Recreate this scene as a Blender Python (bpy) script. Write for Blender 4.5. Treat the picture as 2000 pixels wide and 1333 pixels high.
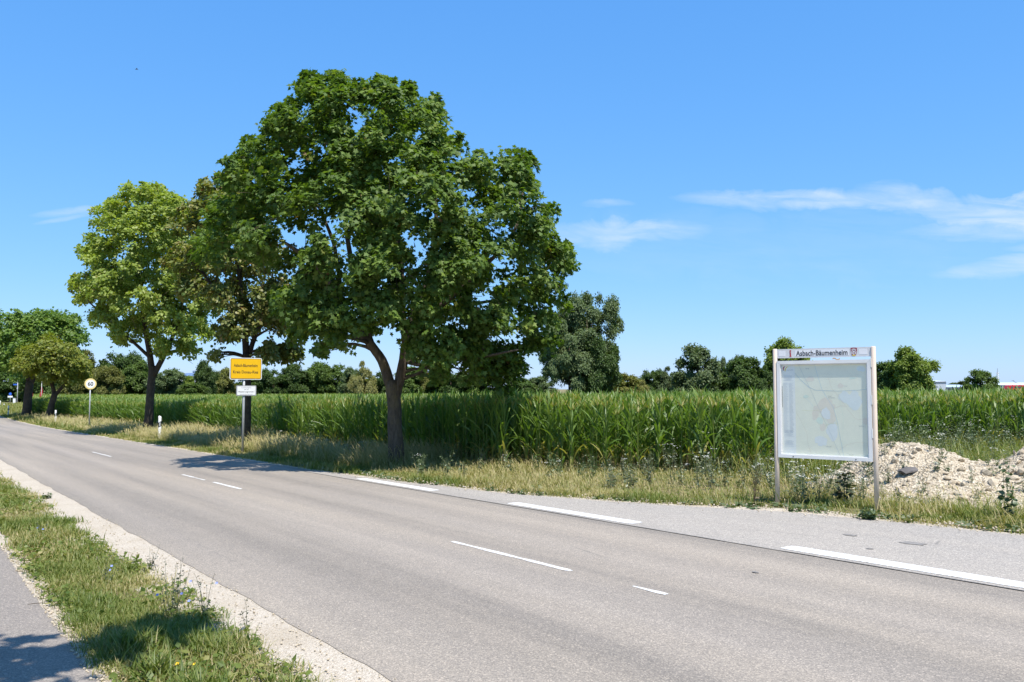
import bpy, math, random
import numpy as np
from mathutils import Vector, Matrix

for o in list(bpy.data.objects):
    bpy.data.objects.remove(o)
SC = bpy.context.scene
COL = SC.collection
R = math.radians

# ------------------------------------------------------------------ camera
F_PX, CAM_H, HOR = 1650.0, 1.7, 760.0
PIT = math.atan((HOR - 666.5) / F_PX)
cam = bpy.data.objects.new('camera', bpy.data.cameras.new('camera'))
COL.objects.link(cam)
cam.location = (0, 0, CAM_H)
cam.rotation_euler = (math.pi / 2 + PIT, 0, 0)
cam.data.sensor_width = 36.0
cam.data.lens = 36.0 * F_PX / 2000.0
cam.data.clip_start = 0.1
cam.data.clip_end = 12000
SC.camera = cam

# ------------------------------------------------------------------ sky, sun, exposure
SUN_EL = R(64)
SUN_H = Vector((0.48, -0.877, 0)).normalized()
SUN_DIR = Vector((SUN_H.x * math.cos(SUN_EL), SUN_H.y * math.cos(SUN_EL), math.sin(SUN_EL)))
world = bpy.data.worlds.new('World')
SC.world = world
world.use_nodes = True
WT = world.node_tree
WT.nodes.clear()


def wn(t, **kw):
    n = WT.nodes.new(t)
    for k, v in kw.items():
        setattr(n, k, v)
    return n


def wmath(op, a, b=None, c=None, clamp=False):
    n = wn('ShaderNodeMath', operation=op, use_clamp=clamp)
    for i, v in enumerate((a, b, c)):
        if v is None:
            continue
        if isinstance(v, (int, float)):
            n.inputs[i].default_value = v
        else:
            WT.links.new(v, n.inputs[i])
    return n.outputs[0]


sky = wn('ShaderNodeTexSky', sky_type='NISHITA')
sky.sun_disc = False
sky.sun_elevation = SUN_EL
sky.sun_rotation = math.atan2(SUN_H.x, SUN_H.y)
sky.altitude = 400
sky.air_density = 1.0
sky.dust_density = 0.35
sky.ozone_density = 3.0
tc = wn('ShaderNodeTexCoord')
sep = wn('ShaderNodeSeparateXYZ')
WT.links.new(tc.outputs['Generated'], sep.inputs[0])
yy = wmath('MAXIMUM', sep.outputs['Y'], 0.05)
cu = wmath('DIVIDE', sep.outputs['X'], yy)
cv = wmath('DIVIDE', sep.outputs['Z'], yy)
comb = wn('ShaderNodeCombineXYZ')
WT.links.new(wmath('MULTIPLY', cu, 5.0), comb.inputs[0])
WT.links.new(wmath('MULTIPLY', wmath('ADD', cv, wmath('MULTIPLY', cu, 0.06)), 34.0), comb.inputs[1])
nz = wn('ShaderNodeTexNoise')
nz.inputs['Scale'].default_value = 1.6
nz.inputs['Detail'].default_value = 9
nz.inputs['Roughness'].default_value = 0.62
nz.inputs['Distortion'].default_value = 0.5
WT.links.new(comb.outputs[0], nz.inputs['Vector'])
comb2 = wn('ShaderNodeCombineXYZ')
WT.links.new(wmath('MULTIPLY', cu, 9.0), comb2.inputs[0])
WT.links.new(wmath('MULTIPLY', cv, 16.0), comb2.inputs[1])
nz2 = wn('ShaderNodeTexNoise')
nz2.inputs['Scale'].default_value = 1.3
nz2.inputs['Detail'].default_value = 8
nz2.inputs['Roughness'].default_value = 0.6
nz2.inputs['Distortion'].default_value = 0.9
WT.links.new(comb2.outputs[0], nz2.inputs['Vector'])
# cirrus banks: u0, v0, half-length, half-height, slope, opacity
banks = [(0.385, 0.2255, 0.20, 0.014, -0.02, 0.75), (0.475, 0.228, 0.07, 0.020, -0.10, 0.65),
         (0.62, 0.205, 0.17, 0.028, -0.05, 0.85), (0.58, 0.186, 0.14, 0.014, 0.02, 0.5),
         (0.135, 0.185, 0.115, 0.019, 0.02, 0.62), (0.115, 0.2215, 0.035, 0.006, 0.02, 0.4),
         (0.62, 0.149, 0.13, 0.012, 0.10, 0.6), (0.66, 0.172, 0.08, 0.008, 0.1, 0.5),
         (-0.53, 0.213, 0.05, 0.006, 0.12, 0.45), (-0.53, 0.205, 0.045, 0.004, 0.2, 0.35),
         (0.33, 0.17, 0.35, 0.05, 0.0, 0.10), (0.95, 0.2, 0.25, 0.03, 0.0, 0.7), (-0.95, 0.25, 0.2, 0.02, 0.1, 0.5)]
acc = None
for (u0, v0, a, b, k, op) in banks:
    du = wmath('SUBTRACT', cu, u0)
    dv = wmath('SUBTRACT', wmath('SUBTRACT', cv, v0), wmath('MULTIPLY', du, k))
    dv = wmath('ADD', dv, wmath('MULTIPLY', wmath('SUBTRACT', nz2.outputs[0], 0.5), b * 2.2))
    e = wmath('ADD', wmath('POWER', wmath('ABSOLUTE', wmath('DIVIDE', du, a)), 2.0),
              wmath('POWER', wmath('ABSOLUTE', wmath('DIVIDE', dv, b)), 2.0))
    m = wmath('MULTIPLY', wmath('SUBTRACT', 1.0, e, clamp=True), op)
    acc = m if acc is None else wmath('MAXIMUM', acc, m)
nmod = wmath('MULTIPLY', wmath('SUBTRACT', nz.outputs[0], 0.22), 2.4, clamp=True)
cmask = wmath('MULTIPLY', wmath('MULTIPLY', acc, nmod), wmath('GREATER_THAN', sep.outputs['Y'], 0.06), clamp=True)
mix = wn('ShaderNodeMix', data_type='RGBA')
WT.links.new(cmask, mix.inputs[0])
# the camera's rendering of the sky: one grade for the whole dome
sc_ = wn('ShaderNodeSeparateColor')
WT.links.new(sky.outputs[0], sc_.inputs[0])
cc_ = wn('ShaderNodeCombineColor')
for i_, (gain, pw) in enumerate(((0.73, 0.86), (1.73, 0.55), (4.0, 0.30))):
    WT.links.new(wmath('MULTIPLY', wmath('POWER', sc_.outputs[i_], pw), gain), cc_.inputs[i_])
WT.links.new(cc_.outputs[0], mix.inputs[6])
mix.inputs[7].default_value = (5.0, 5.7, 6.6, 1)
bg = wn('ShaderNodeBackground')
bg.inputs[1].default_value = 0.10
WT.links.new(mix.outputs[2], bg.inputs[0])
wo = wn('ShaderNodeOutputWorld')
WT.links.new(bg.outputs[0], wo.inputs[0])

sun = bpy.data.objects.new('sun', bpy.data.lights.new('sun', 'SUN'))
COL.objects.link(sun)
sun.data.energy = 4.6
sun.data.angle = R(0.53)
sun.data.color = (1.0, 0.955, 0.88)
sun.rotation_euler = SUN_DIR.to_track_quat('Z', 'Y').to_euler()

SC.view_settings.view_transform = 'Standard'
SC.view_settings.look = 'None'
SC.view_settings.gamma = 1
SC.view_settings.exposure = 0.70
SC.view_settings.use_curve_mapping = False

# ------------------------------------------------------------------ ground frame: s runs along the road, d across it
TH = math.atan(1187 / 1650)
ST, CT = math.sin(TH), math.cos(TH)
SLOPE = 0.01526


def gs(s):
    t = np.maximum(s, -20.0)
    u = np.clip((t - 60) / 30, 0, 1)
    return -SLOPE * (np.minimum(t, 60) + 30 * (u - u * u / 2))


def XY(s, d):
    return -s * ST + d * CT, s * CT + d * ST


def SD(x, y):
    return -x * ST + y * CT, x * CT + y * ST


def G(x, y):
    return gs(-np.asarray(x) * ST + np.asarray(y) * CT)


def at(px, py):
    """ground point seen at a measured point of the photograph"""
    cx, cz = (px - 1000) / F_PX, -(py - 666.5) / F_PX
    c, s = math.cos(PIT), math.sin(PIT)
    dx, dy, dz = cx, c - s * cz, s + c * cz
    lo, hi = 0.5, 3000.0
    for _ in range(60):
        m = (lo + hi) / 2
        if CAM_H + dz * m - float(G(dx * m, dy * m)) > 0:
            lo = m
        else:
            hi = m
    return Vector((dx * lo, dy * lo, float(G(dx * lo, dy * lo))))


def xz_at(px, py, Y):
    """world x, z of a point at depth Y"""
    cx, cz = (px - 1000) / F_PX, -(py - 666.5) / F_PX
    c, s = math.cos(PIT), math.sin(PIT)
    t = Y / (c - s * cz)
    return cx * t, CAM_H + (s + c * cz) * t


# ------------------------------------------------------------------ numpy helpers
def vnoise(x, y, seed=0):
    x = np.asarray(x, float); y = np.asarray(y, float)
    xi, yi = np.floor(x).astype(np.int64), np.floor(y).astype(np.int64)
    xf, yf = x - xi, y - yi

    def h(a, b):
        n = (a * 374761393 + b * 668265263 + seed * 982451653) & 0x7fffffff
        n = ((n ^ (n >> 13)) * 1274126177) & 0x7fffffff
        return ((n ^ (n >> 16)) & 0xffff) / 65535.0
    u, v = xf * xf * (3 - 2 * xf), yf * yf * (3 - 2 * yf)
    return (h(xi, yi) * (1 - u) + h(xi + 1, yi) * u) * (1 - v) + (h(xi, yi + 1) * (1 - u) + h(xi + 1, yi + 1) * u) * v


def fbm(x, y, seed=0, oct=4):
    r, a, t = 0, 0.5, 0
    for k in range(oct):
        r = r + a * vnoise(np.asarray(x) * 2 ** k, np.asarray(y) * 2 ** k, seed + k)
        t += a; a *= 0.5
    return r / t


def mk(name, V, faces, mat=None, tint=None, uv=None, smooth=False):
    """mesh from arrays; faces = list of (n,k) int arrays"""
    me = bpy.data.meshes.new(name)
    V = np.asarray(V, np.float32)
    faces = [np.asarray(f, np.int32) for f in faces if len(f)]
    me.vertices.add(len(V)); me.vertices.foreach_set('co', V.ravel())
    loops = np.concatenate([f.ravel() for f in faces])
    tot = np.concatenate([np.full(len(f), f.shape[1], np.int32) for f in faces])
    st = np.concatenate([[0], np.cumsum(tot)[:-1]]).astype(np.int32)
    me.loops.add(len(loops)); me.loops.foreach_set('vertex_index', loops)
    me.polygons.add(len(tot)); me.polygons.foreach_set('loop_start', st); me.polygons.foreach_set('loop_total', tot)
    me.polygons.foreach_set('use_smooth', np.full(len(tot), bool(smooth)))
    me.update(calc_edges=True)
    if tint is not None:
        a = me.attributes.new('tint', 'FLOAT', 'POINT')
        a.data.foreach_set('value', np.asarray(tint, np.float32).ravel())
    if uv is not None:
        l = me.uv_layers.new(name='UVMap')
        l.data.foreach_set('uv', np.asarray(uv, np.float32)[loops].ravel())
    if mat:
        me.materials.append(mat)
    return me


def ob(name, me, parent=None, loc=None, rot=None, **props):
    o = bpy.data.objects.new(name, me)
    COL.objects.link(o)
    if parent is not None:
        o.parent = parent
    if loc is not None:
        o.location = loc
    if rot is not None:
        o.rotation_euler = rot
    for k, v in props.items():
        o[k] = v
    return o


def thing(name, label, category, loc=(0, 0, 0), rz=0.0, group=None):
    o = ob(name, None, loc=loc, rot=(0, 0, rz), label=label, category=category)
    o.empty_display_size = 0.2
    if group:
        o['group'] = group
    return o


def scatter(TV, TF, pos, Rm, scl, tint, tt=None):
    """copies of a small template joined into arrays. TV (m,3), TF list of (f,k); Rm (n,3,3) columns = axes"""
    n, m = len(pos), len(TV)
    scl = np.asarray(scl, float)
    if scl.ndim == 1:
        scl = np.repeat(scl[:, None], 3, 1)
    P = TV[None] * scl[:, None, :]
    V = np.einsum('nij,nmj->nmi', Rm, P) + pos[:, None, :]
    fs = [(np.asarray(f)[None] + (np.arange(n) * m)[:, None, None]).reshape(-1, np.asarray(f).shape[1]) for f in TF]
    t = np.repeat(np.asarray(tint), m)
    if tt is not None:
        t = t + np.tile(tt, n)
    return V.reshape(-1, 3), fs, t


def merge(parts):
    Vs, Fs, Ts, off = [], {}, [], 0
    for V, fs, t in parts:
        Vs.append(V)
        Ts.append(np.zeros(len(V)) if t is None else t)
        for f in fs:
            f = np.asarray(f)
            Fs.setdefault(f.shape[1], []).append(f + off)
        off += len(V)
    return np.concatenate(Vs), [np.concatenate(v) for v in Fs.values()], np.concatenate(Ts)


def unit(v):
    return v / np.maximum(np.linalg.norm(v, axis=-1, keepdims=True), 1e-9)


def frames(nrm, fwd):
    """rotation matrices with z = nrm and y close to fwd"""
    z = unit(nrm)
    x = unit(np.cross(fwd, z))
    y = np.cross(z, x)
    return np.stack([x, y, z], -1)


def tube(pts, rad, k=8, cap=True):
    pts = np.asarray(pts, float); rad = np.asarray(rad, float)
    n = len(pts)
    tg = unit(np.gradient(pts, axis=0))
    ref = np.array([0.31, 0.95, 0.05]) if abs(tg[0, 2]) > 0.5 else np.array([0, 0, 1.0])
    V = []
    for i in range(n):
        a = unit(np.cross(tg[i], ref)); b = np.cross(tg[i], a)
        ang = np.arange(k) * 2 * math.pi / k
        V.append(pts[i] + rad[i] * (np.cos(ang)[:, None] * a + np.sin(ang)[:, None] * b))
    V = np.concatenate(V)
    i = np.arange(k); q = []
    for r in range(n - 1):
        q.append(np.stack([r * k + i, r * k + (i + 1) % k, (r + 1) * k + (i + 1) % k, (r + 1) * k + i], 1))
    fs = [np.concatenate(q)]
    if cap:
        fs.append(np.array([list(range(k))[::-1], [(n - 1) * k + j for j in range(k)]]))
    return V, fs, None


def box(x0, x1, y0, y1, z0, z1):
    V = np.array([(x, y, z) for z in (z0, z1) for y in (y0, y1) for x in (x0, x1)], float)
    return V, [np.array([(0, 2, 3, 1), (4, 5, 7, 6), (0, 1, 5, 4), (2, 6, 7, 3), (0, 4, 6, 2), (1, 3, 7, 5)])], None


def prism(poly, y0, y1):
    """polygon in x,z pushed along y"""
    n = len(poly)
    V = np.array([(p[0], y, p[1]) for y in (y0, y1) for p in poly], float)
    i = np.arange(n)
    return V, [np.stack([i, i + n, (i + 1) % n + n, (i + 1) % n], 1), np.array([list(range(n)), list(range(2 * n - 1, n - 1, -1))])], None


def rrect(x0, x1, z0, z1, r, k=5):
    out = []
    for cx, cz, a0 in ((x1 - r, z1 - r, 0), (x0 + r, z1 - r, 90), (x0 + r, z0 + r, 180), (x1 - r, z0 + r, 270)):
        for j in range(k + 1):
            a = R(a0 + 90 * j / k)
            out.append((cx + r * math.cos(a), cz + r * math.sin(a)))
    return out


def mesh_of(name, parts, mat, smooth=False):
    V, F, T = merge(parts)
    return mk(name, V, F, mat, tint=T, smooth=smooth)


# ------------------------------------------------------------------ materials
class NT:
    def __init__(self, name):
        self.m = bpy.data.materials.new(name)
        self.m.use_nodes = True
        self.t = self.m.node_tree
        self.t.nodes.clear()
        self.out = self.t.nodes.new('ShaderNodeOutputMaterial')

    def n(self, t, ins=None, **kw):
        n = self.t.nodes.new(t)
        for k, v in kw.items():
            setattr(n, k, v)
        for k, v in (ins or {}).items():
            self.set(n.inputs[k], v)
        return n

    def set(self, sock, v):
        if isinstance(v, bpy.types.NodeSocket):
            self.t.links.new(v, sock)
        elif hasattr(sock.default_value, '__len__') and isinstance(v, (int, float)):
            sock.default_value = (v,) * len(sock.default_value)
        elif hasattr(sock.default_value, '__len__'):
            v = tuple(v)
            sock.default_value = v + (1,) if len(sock.default_value) == 4 and len(v) == 3 else v
        else:
            sock.default_value = v

    def math(self, op, a, b=0.0, clamp=False):
        return self.n('ShaderNodeMath', {0: a, 1: b}, operation=op, use_clamp=clamp).outputs[0]

    def mix(self, f, a, b, bt='MIX'):
        n = self.n('ShaderNodeMix', data_type='RGBA', blend_type=bt)
        self.set(n.inputs[0], f); self.set(n.inputs[6], a); self.set(n.inputs[7], b)
        return n.outputs[2]

    def noise(self, vec, scale, detail=4, rough=0.55, dist=0.0):
        n = self.n('ShaderNodeTexNoise', {'Scale': scale, 'Detail': detail, 'Roughness': rough, 'Distortion': dist})
        if vec is not None:
            self.set(n.inputs['Vector'], vec)
        return n.outputs[0]

    def ramp(self, f, stops):
        n = self.n('ShaderNodeValToRGB', {0: f})
        el = n.color_ramp.elements
        while len(el) < len(stops):
            el.new(0.5)
        for e, (p, c) in zip(el, stops):
            e.position = p
            e.color = (c, c, c, 1) if isinstance(c, (int, float)) else tuple(c) + (1,)
        return n.outputs[0]

    def mapr(self, f, a, b, c=0.0, d=1.0):
        n = self.n('ShaderNodeMapRange', {0: f, 1: a, 2: b, 3: c, 4: d})
        n.clamp = True
        return n.outputs[0]

    def obj(self):
        return self.n('ShaderNodeTexCoord').outputs['Object']

    def pos(self):
        return self.n('ShaderNodeNewGeometry').outputs['Position']

    def uv(self):
        return self.n('ShaderNodeTexCoord').outputs['UV']

    def attr(self, name):
        return self.n('ShaderNodeAttribute', attribute_name=name).outputs['Fac']

    def bump(self, h, strength=0.3, dist=0.01):
        return self.n('ShaderNodeBump', {'Strength': strength, 'Distance': dist, 'Height': h}).outputs[0]

    def pbr(self, col, rough=0.7, metal=0.0, normal=None, spec=0.5):
        n = self.n('ShaderNodeBsdfPrincipled', {'Base Color': col, 'Roughness': rough, 'Metallic': metal,
                                                'Specular IOR Level': spec})
        if normal is not None:
            self.set(n.inputs['Normal'], normal)
        self.t.links.new(n.outputs[0], self.out.inputs[0])
        return self.m

    def leaf(self, col, trans=None, tr=0.35, rough=0.5, gloss=0.06):
        d = self.n('ShaderNodeBsdfDiffuse', {'Color': col})
        t = self.n('ShaderNodeBsdfTranslucent', {'Color': trans if trans is not None else col})
        a = self.n('ShaderNodeMixShader', {0: tr, 1: d.outputs[0], 2: t.outputs[0]})
        g = self.n('ShaderNodeBsdfGlossy', {'Color': (1, 1, 1), 'Roughness': rough})
        b = self.n('ShaderNodeMixShader', {0: gloss, 1: a.outputs[0], 2: g.outputs[0]})
        self.t.links.new(b.outputs[0], self.out.inputs[0])
        return self.m


def plain(name, col, rough=0.6, metal=0.0, var=0.12, scale=6.0, spec=0.4):
    t = NT(name)
    n = t.noise(t.obj(), scale, 5, 0.6)
    c = t.mix(t.mapr(n, 0.3, 0.7), tuple(x * (1 - var) for x in col), tuple(min(1, x * (1 + var)) for x in col))
    return t.pbr(c, rough, metal, spec=spec)


def foliage(name, stops, tr=0.33, gloss=0.05, rough=0.5, objcol=False):
    t = NT(name)
    f = t.attr('tint')
    c = t.ramp(f, stops)
    if objcol:
        oi = t.n('ShaderNodeObjectInfo')
        c = t.mix(1.0, c, oi.outputs['Color'], 'MULTIPLY')
    c2 = t.mix(1.0, c, (1.5, 1.55, 0.55), 'MULTIPLY')
    return t.leaf(c, c2, tr, rough, gloss)


M = {}
# terrain: dry soil with straw and low green, by world position
t = NT('terrain_ground')
p = t.pos()
n1, n2, n3 = t.noise(p, 0.6, 5), t.noise(p, 6.0, 6, 0.65), t.noise(p, 60, 4, 0.7)
c = t.mix(t.mapr(n1, 0.35, 0.65), (0.20, 0.155, 0.085), (0.12, 0.13, 0.045))
c = t.mix(t.mapr(n2, 0.4, 0.7), c, (0.26, 0.21, 0.115))
c = t.mix(t.mapr(n3, 0.55, 0.8, 0, 0.6), c, (0.42, 0.37, 0.26))
M['ground'] = t.pbr(c, 0.95, normal=t.bump(t.math('ADD', n2, n3), 0.8, 0.03), spec=0.1)


def asphalt(name, dark, light, warm, bands, scale=115.0, patches=0.18):
    t = NT(name)
    uv = t.uv()
    sp = t.n('ShaderNodeSeparateXYZ', {0: uv})
    big = t.noise(t.n('ShaderNodeMapping', {'Vector': uv, 'Scale': (0.035, 1.5, 1)}).outputs[0], 1.0, 5, 0.55)
    mid = t.noise(uv, 2.3, 6, 0.65)
    v = t.n('ShaderNodeTexVoronoi', {'Vector': uv, 'Scale': scale})
    sv = t.n('ShaderNodeSeparateColor', {0: v.outputs['Color']})
    grain = t.noise(uv, scale * 1.7, 2, 0.6)
    f = t.mapr(big, 0.3, 0.7, 0, 0.45)
    f = t.math('ADD', f, t.mapr(mid, 0.3, 0.7, 0, patches))
    # wheel paths worn paler, lane centre darker: bands across the road
    if bands:
        for d0, w, amt in bands:
            dd = t.math('ABSOLUTE', t.math('SUBTRACT', t.math('ADD', sp.outputs[1], t.math('MULTIPLY', t.math('SUBTRACT', big, 0.5), 0.25)), d0))
            f = t.math('ADD', f, t.mapr(dd, 0.0, w, amt, 0.0))
    col = t.mix(t.math('MINIMUM', f, 1.0), dark, light)
    col = t.mix(t.mapr(t.noise(t.n('ShaderNodeMapping', {'Vector': uv, 'Scale': (0.05, 1.1, 1)}).outputs[0], 1.0, 4), 0.42, 0.66, 0, 0.75), col, warm)
    stone = t.ramp(sv.outputs[0], [(0.0, (0.45, 0.45, 0.47)), (0.35, (0.85, 0.84, 0.83)), (0.75, (1.1, 1.08, 1.05)), (0.9, (1.5, 1.45, 1.38)), (1.0, (2.1, 2.02, 1.9))])
    col = t.mix(0.58, col, stone, 'MULTIPLY')
    col = t.mix(t.mapr(grain, 0.60, 0.72, 0, 0.5), col, (0.055, 0.053, 0.052))
    # thin tar-dark cracks
    cr = t.n('ShaderNodeTexVoronoi', {'Vector': t.n('ShaderNodeMapping', {'Vector': uv, 'Scale': (0.16, 0.4, 1)}).outputs[0], 'Scale': 1.0, 'Randomness': 1.0}, feature='DISTANCE_TO_EDGE')
    crm = t.math('MULTIPLY', t.mapr(cr.outputs[0], 0.0, 0.004, 1, 0), t.mapr(t.noise(uv, 0.5, 2), 0.58, 0.66))
    col = t.mix(t.math('MULTIPLY', crm, 0.55), col, (0.08, 0.078, 0.075))
    stain = t.mapr(t.noise(uv, 0.9, 5, 0.7, 0.6), 0.68, 0.76, 0, 0.16)
    col = t.mix(stain, col, (0.13, 0.125, 0.12))
    return t.pbr(col, 0.88, normal=t.bump(v.outputs['Distance'], 0.35, 0.006), spec=0.25)


M['road'] = asphalt('road_asphalt', (0.182, 0.161, 0.137), (0.315, 0.276, 0.234), (0.322, 0.277, 0.225),
                    [(2.85, 0.45, 0.28), (4.7, 0.55, 0.42), (6.3, 0.5, 0.30), (7.2, 0.4, 0.28)])
M['layby'] = asphalt('layby_asphalt', (0.275, 0.25, 0.221), (0.35, 0.32, 0.282), (0.345, 0.31, 0.267), None, 95, 0.25)
M['path'] = asphalt('path_asphalt', (0.18, 0.16, 0.14), (0.265, 0.235, 0.205), (0.25, 0.217, 0.183), None, 110, 0.4)
t = NT('pale_gravel')
uv = t.uv()
v = t.n('ShaderNodeTexVoronoi', {'Vector': uv, 'Scale': 105})
sv = t.n('ShaderNodeSeparateColor', {0: v.outputs['Color']})
c = t.ramp(sv.outputs[1], [(0, (0.34, 0.28, 0.205)), (0.25, (0.50, 0.43, 0.34)), (0.8, (0.57, 0.495, 0.40)), (1, (0.64, 0.575, 0.48))])
c = t.mix(t.mapr(t.noise(uv, 1.4, 5), 0.45, 0.75, 0, 0.5), c, (0.40, 0.325, 0.23))
M['gravel'] = t.pbr(c, 0.92, normal=t.bump(v.outputs['Distance'], 0.9, 0.012), spec=0.15)
t = NT('road_paint')
uv = t.uv()
vv = t.n('ShaderNodeTexVoronoi', {'Vector': uv, 'Scale': 70})
w = t.math('ADD', t.mapr(t.noise(uv, 22, 6, 0.75), 0.34, 0.50, 0.9, 0), t.mapr(t.n('ShaderNodeSeparateColor', {0: vv.outputs['Color']}).outputs[0], 0.75, 1.0, 0, 0.5), clamp=True)
c = t.mix(w, (0.66, 0.645, 0.615), (0.27, 0.25, 0.225))
c = t.mix(t.mapr(t.noise(uv, 3, 4), 0.5, 0.8, 0, 0.35), c, (0.50, 0.48, 0.45))
M['paint'] = t.pbr(c, 0.7, spec=0.3)
M['tar'] = plain('tar_blot', (0.21, 0.19, 0.168), 0.7, var=0.3, scale=20)
M['seam'] = plain('bitumen_seam', (0.15, 0.137, 0.122), 0.75)

M['maple'] = foliage('maple_leaf_dark', [(0, (0.052, 0.098, 0.015)), (0.45, (0.10, 0.168, 0.024)), (0.8, (0.16, 0.225, 0.035)), (0.97, (0.21, 0.235, 0.045)), (1, (0.16, 0.10, 0.03))], tr=0.36, gloss=0.02, rough=0.6)
M['maple_pale'] = foliage('maple_leaf_yellow_green', [(0, (0.17, 0.235, 0.04)), (0.5, (0.265, 0.33, 0.065)), (0.85, (0.34, 0.385, 0.095)), (1, (0.30, 0.22, 0.06))], tr=0.44, gloss=0.02)
M['maple_olive'] = foliage('maple_leaf_olive', [(0, (0.07, 0.115, 0.02)), (0.45, (0.175, 0.195, 0.048)), (0.8, (0.29, 0.255, 0.09)), (1, (0.26, 0.13, 0.05))], tr=0.34, gloss=0.02)
M['walnut'] = foliage('ash_leaf', [(0, (0.075, 0.145, 0.024)), (0.5, (0.135, 0.22, 0.036)), (1, (0.17, 0.22, 0.04))], tr=0.38, gloss=0.02)
M['robinia'] = foliage('robinia_leaf', [(0, (0.12, 0.155, 0.02)), (0.5, (0.19, 0.215, 0.03)), (1, (0.24, 0.21, 0.035))], tr=0.38, gloss=0.02)
M['far_leaf'] = foliage('far_leaf', [(0, (0.55, 0.6, 0.5)), (0.5, (0.95, 1, 0.9)), (1, (1.35, 1.3, 1.1))], tr=0.32, gloss=0.015, objcol=True)
M['corn'] = foliage('maize_leaf', [(0, (0.055, 0.10, 0.014)), (0.35, (0.108, 0.19, 0.032)), (0.62, (0.18, 0.255, 0.05)), (0.8, (0.32, 0.30, 0.095)), (1, (0.50, 0.40, 0.20))], tr=0.40, gloss=0.03, rough=0.5)
M['grass'] = foliage('grass_blade', [(0, (0.07, 0.11, 0.02)), (0.35, (0.135, 0.175, 0.035)), (0.55, (0.23, 0.225, 0.065)), (0.75, (0.37, 0.31, 0.15)), (1, (0.44, 0.36, 0.20))], tr=0.3, gloss=0.02)
M['weed'] = foliage('weed_leaf', [(0, (0.035, 0.065, 0.018)), (0.4, (0.075, 0.115, 0.035)), (0.7, (0.13, 0.16, 0.075)), (0.86, (0.20, 0.20, 0.12)), (1, (0.75, 0.74, 0.70))], tr=0.25)
M['dock'] = foliage('dock_leaf', [(0, (0.03, 0.05, 0.02)), (0.5, (0.06, 0.07, 0.03)), (1, (0.14, 0.08, 0.045))], tr=0.2)
M['flower_blue'] = plain('chicory_petal', (0.25, 0.30, 0.62), 0.7)
M['flower_yellow'] = plain('yellow_petal', (0.75, 0.48, 0.02), 0.7)
M['twig'] = plain('dead_stem', (0.085, 0.065, 0.042), 0.9)


def bark(name, a, b, c3):
    t = NT(name)
    o = t.obj()
    mp = t.n('ShaderNodeMapping', {'Vector': o, 'Scale': (14, 14, 3.2)}).outputs[0]
    n1 = t.noise(mp, 1.2, 8, 0.7, 0.4)
    n2 = t.noise(o, 3.0, 5, 0.6)
    col = t.mix(t.mapr(n1, 0.32, 0.66), a, b)
    col = t.mix(t.mapr(n2, 0.5, 0.72, 0, 0.75), col, c3)
    return t.pbr(col, 0.93, normal=t.bump(n1, 0.9, 0.03), spec=0.15)


M['bark'] = bark('maple_bark', (0.055, 0.043, 0.033), (0.145, 0.118, 0.09), (0.17, 0.14, 0.07))
M['bark_dark'] = bark('dark_bark', (0.035, 0.028, 0.022), (0.09, 0.07, 0.052), (0.11, 0.095, 0.06))

M['alu'] = plain('brushed_aluminium', (0.70, 0.685, 0.655), 0.5, 0.0, 0.06, 3)
M['post'] = plain('cream_powder_coat', (0.70, 0.565, 0.455), 0.5, 0.0, 0.07, 5)
M['panel'] = plain('header_grey_plate', (0.60, 0.595, 0.59), 0.5, 0.0, 0.04)
M['panel_light'] = plain('header_pale_plate', (0.74, 0.73, 0.73), 0.5, 0.0, 0.03)
M['black'] = plain('black_print', (0.016, 0.018, 0.02), 0.6)
M['dark_grey'] = plain('dark_grey_print', (0.16, 0.17, 0.18), 0.7)
M['red_print'] = plain('red_print', (0.38, 0.025, 0.04), 0.55)
M['crest_red'] = plain('crest_red', (0.23, 0.012, 0.03), 0.5)
M['white_print'] = plain('white_print', (0.74, 0.75, 0.76), 0.55, var=0.04)
M['gold'] = plain('crest_gold', (0.78, 0.55, 0.04), 0.5)
M['galv'] = plain('galvanised_steel', (0.47, 0.47, 0.455), 0.5, 0.35, 0.1, 10)
M['sign_yellow'] = plain('sign_yellow', (0.80, 0.455, 0.005), 0.5, var=0.04)
M['sign_white'] = plain('sign_white', (0.78, 0.78, 0.77), 0.5, var=0.04)
M['faded_ring'] = plain('faded_ring_yellow', (0.75, 0.60, 0.24), 0.55, var=0.1)
M['plastic_white'] = plain('post_white_plastic', (0.78, 0.77, 0.74), 0.5, var=0.06)
M['plastic_black'] = plain('post_black_band', (0.03, 0.03, 0.032), 0.5)
M['reflector'] = plain('reflector', (0.7, 0.72, 0.74), 0.2, 0.3)
for nm, cl in dict(map_base=(0.90, 0.85, 0.69), map_index=(0.88, 0.85, 0.79), map_town=(0.86, 0.76, 0.63), map_water=(0.82, 0.83, 0.79),
                   map_green=(0.78, 0.83, 0.70), map_road=(0.56, 0.65, 0.67), map_rail=(0.64, 0.65, 0.62), map_lane=(0.78, 0.65, 0.52), map_pale=(0.83, 0.82, 0.78),
                   map_top=(0.57, 0.58, 0.55), map_blue=(0.64, 0.73, 0.74), map_text=(0.34, 0.35, 0.36), map_yellow=(0.80, 0.74, 0.45)).items():
    M[nm] = plain(nm, cl, 0.65, var=0.03, scale=9)
t = NT('display_glass')
lw = t.n('ShaderNodeLayerWeight', {'Blend': 0.5})
frf = t.math('ADD', t.math('MULTIPLY', t.math('POWER', lw.outputs['Facing'], 5.0), 0.7), 0.015)
a = t.n('ShaderNodeBsdfTransparent', {'Color': (0.96, 0.975, 0.97)})
b = t.n('ShaderNodeBsdfGlossy', {'Color': (1, 1, 1), 'Roughness': 0.03})
mx = t.n('ShaderNodeMixShader', {0: frf, 1: a.outputs[0], 2: b.outputs[0]})
t.t.links.new(mx.outputs[0], t.out.inputs[0])
M['glass'] = t.m
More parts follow.
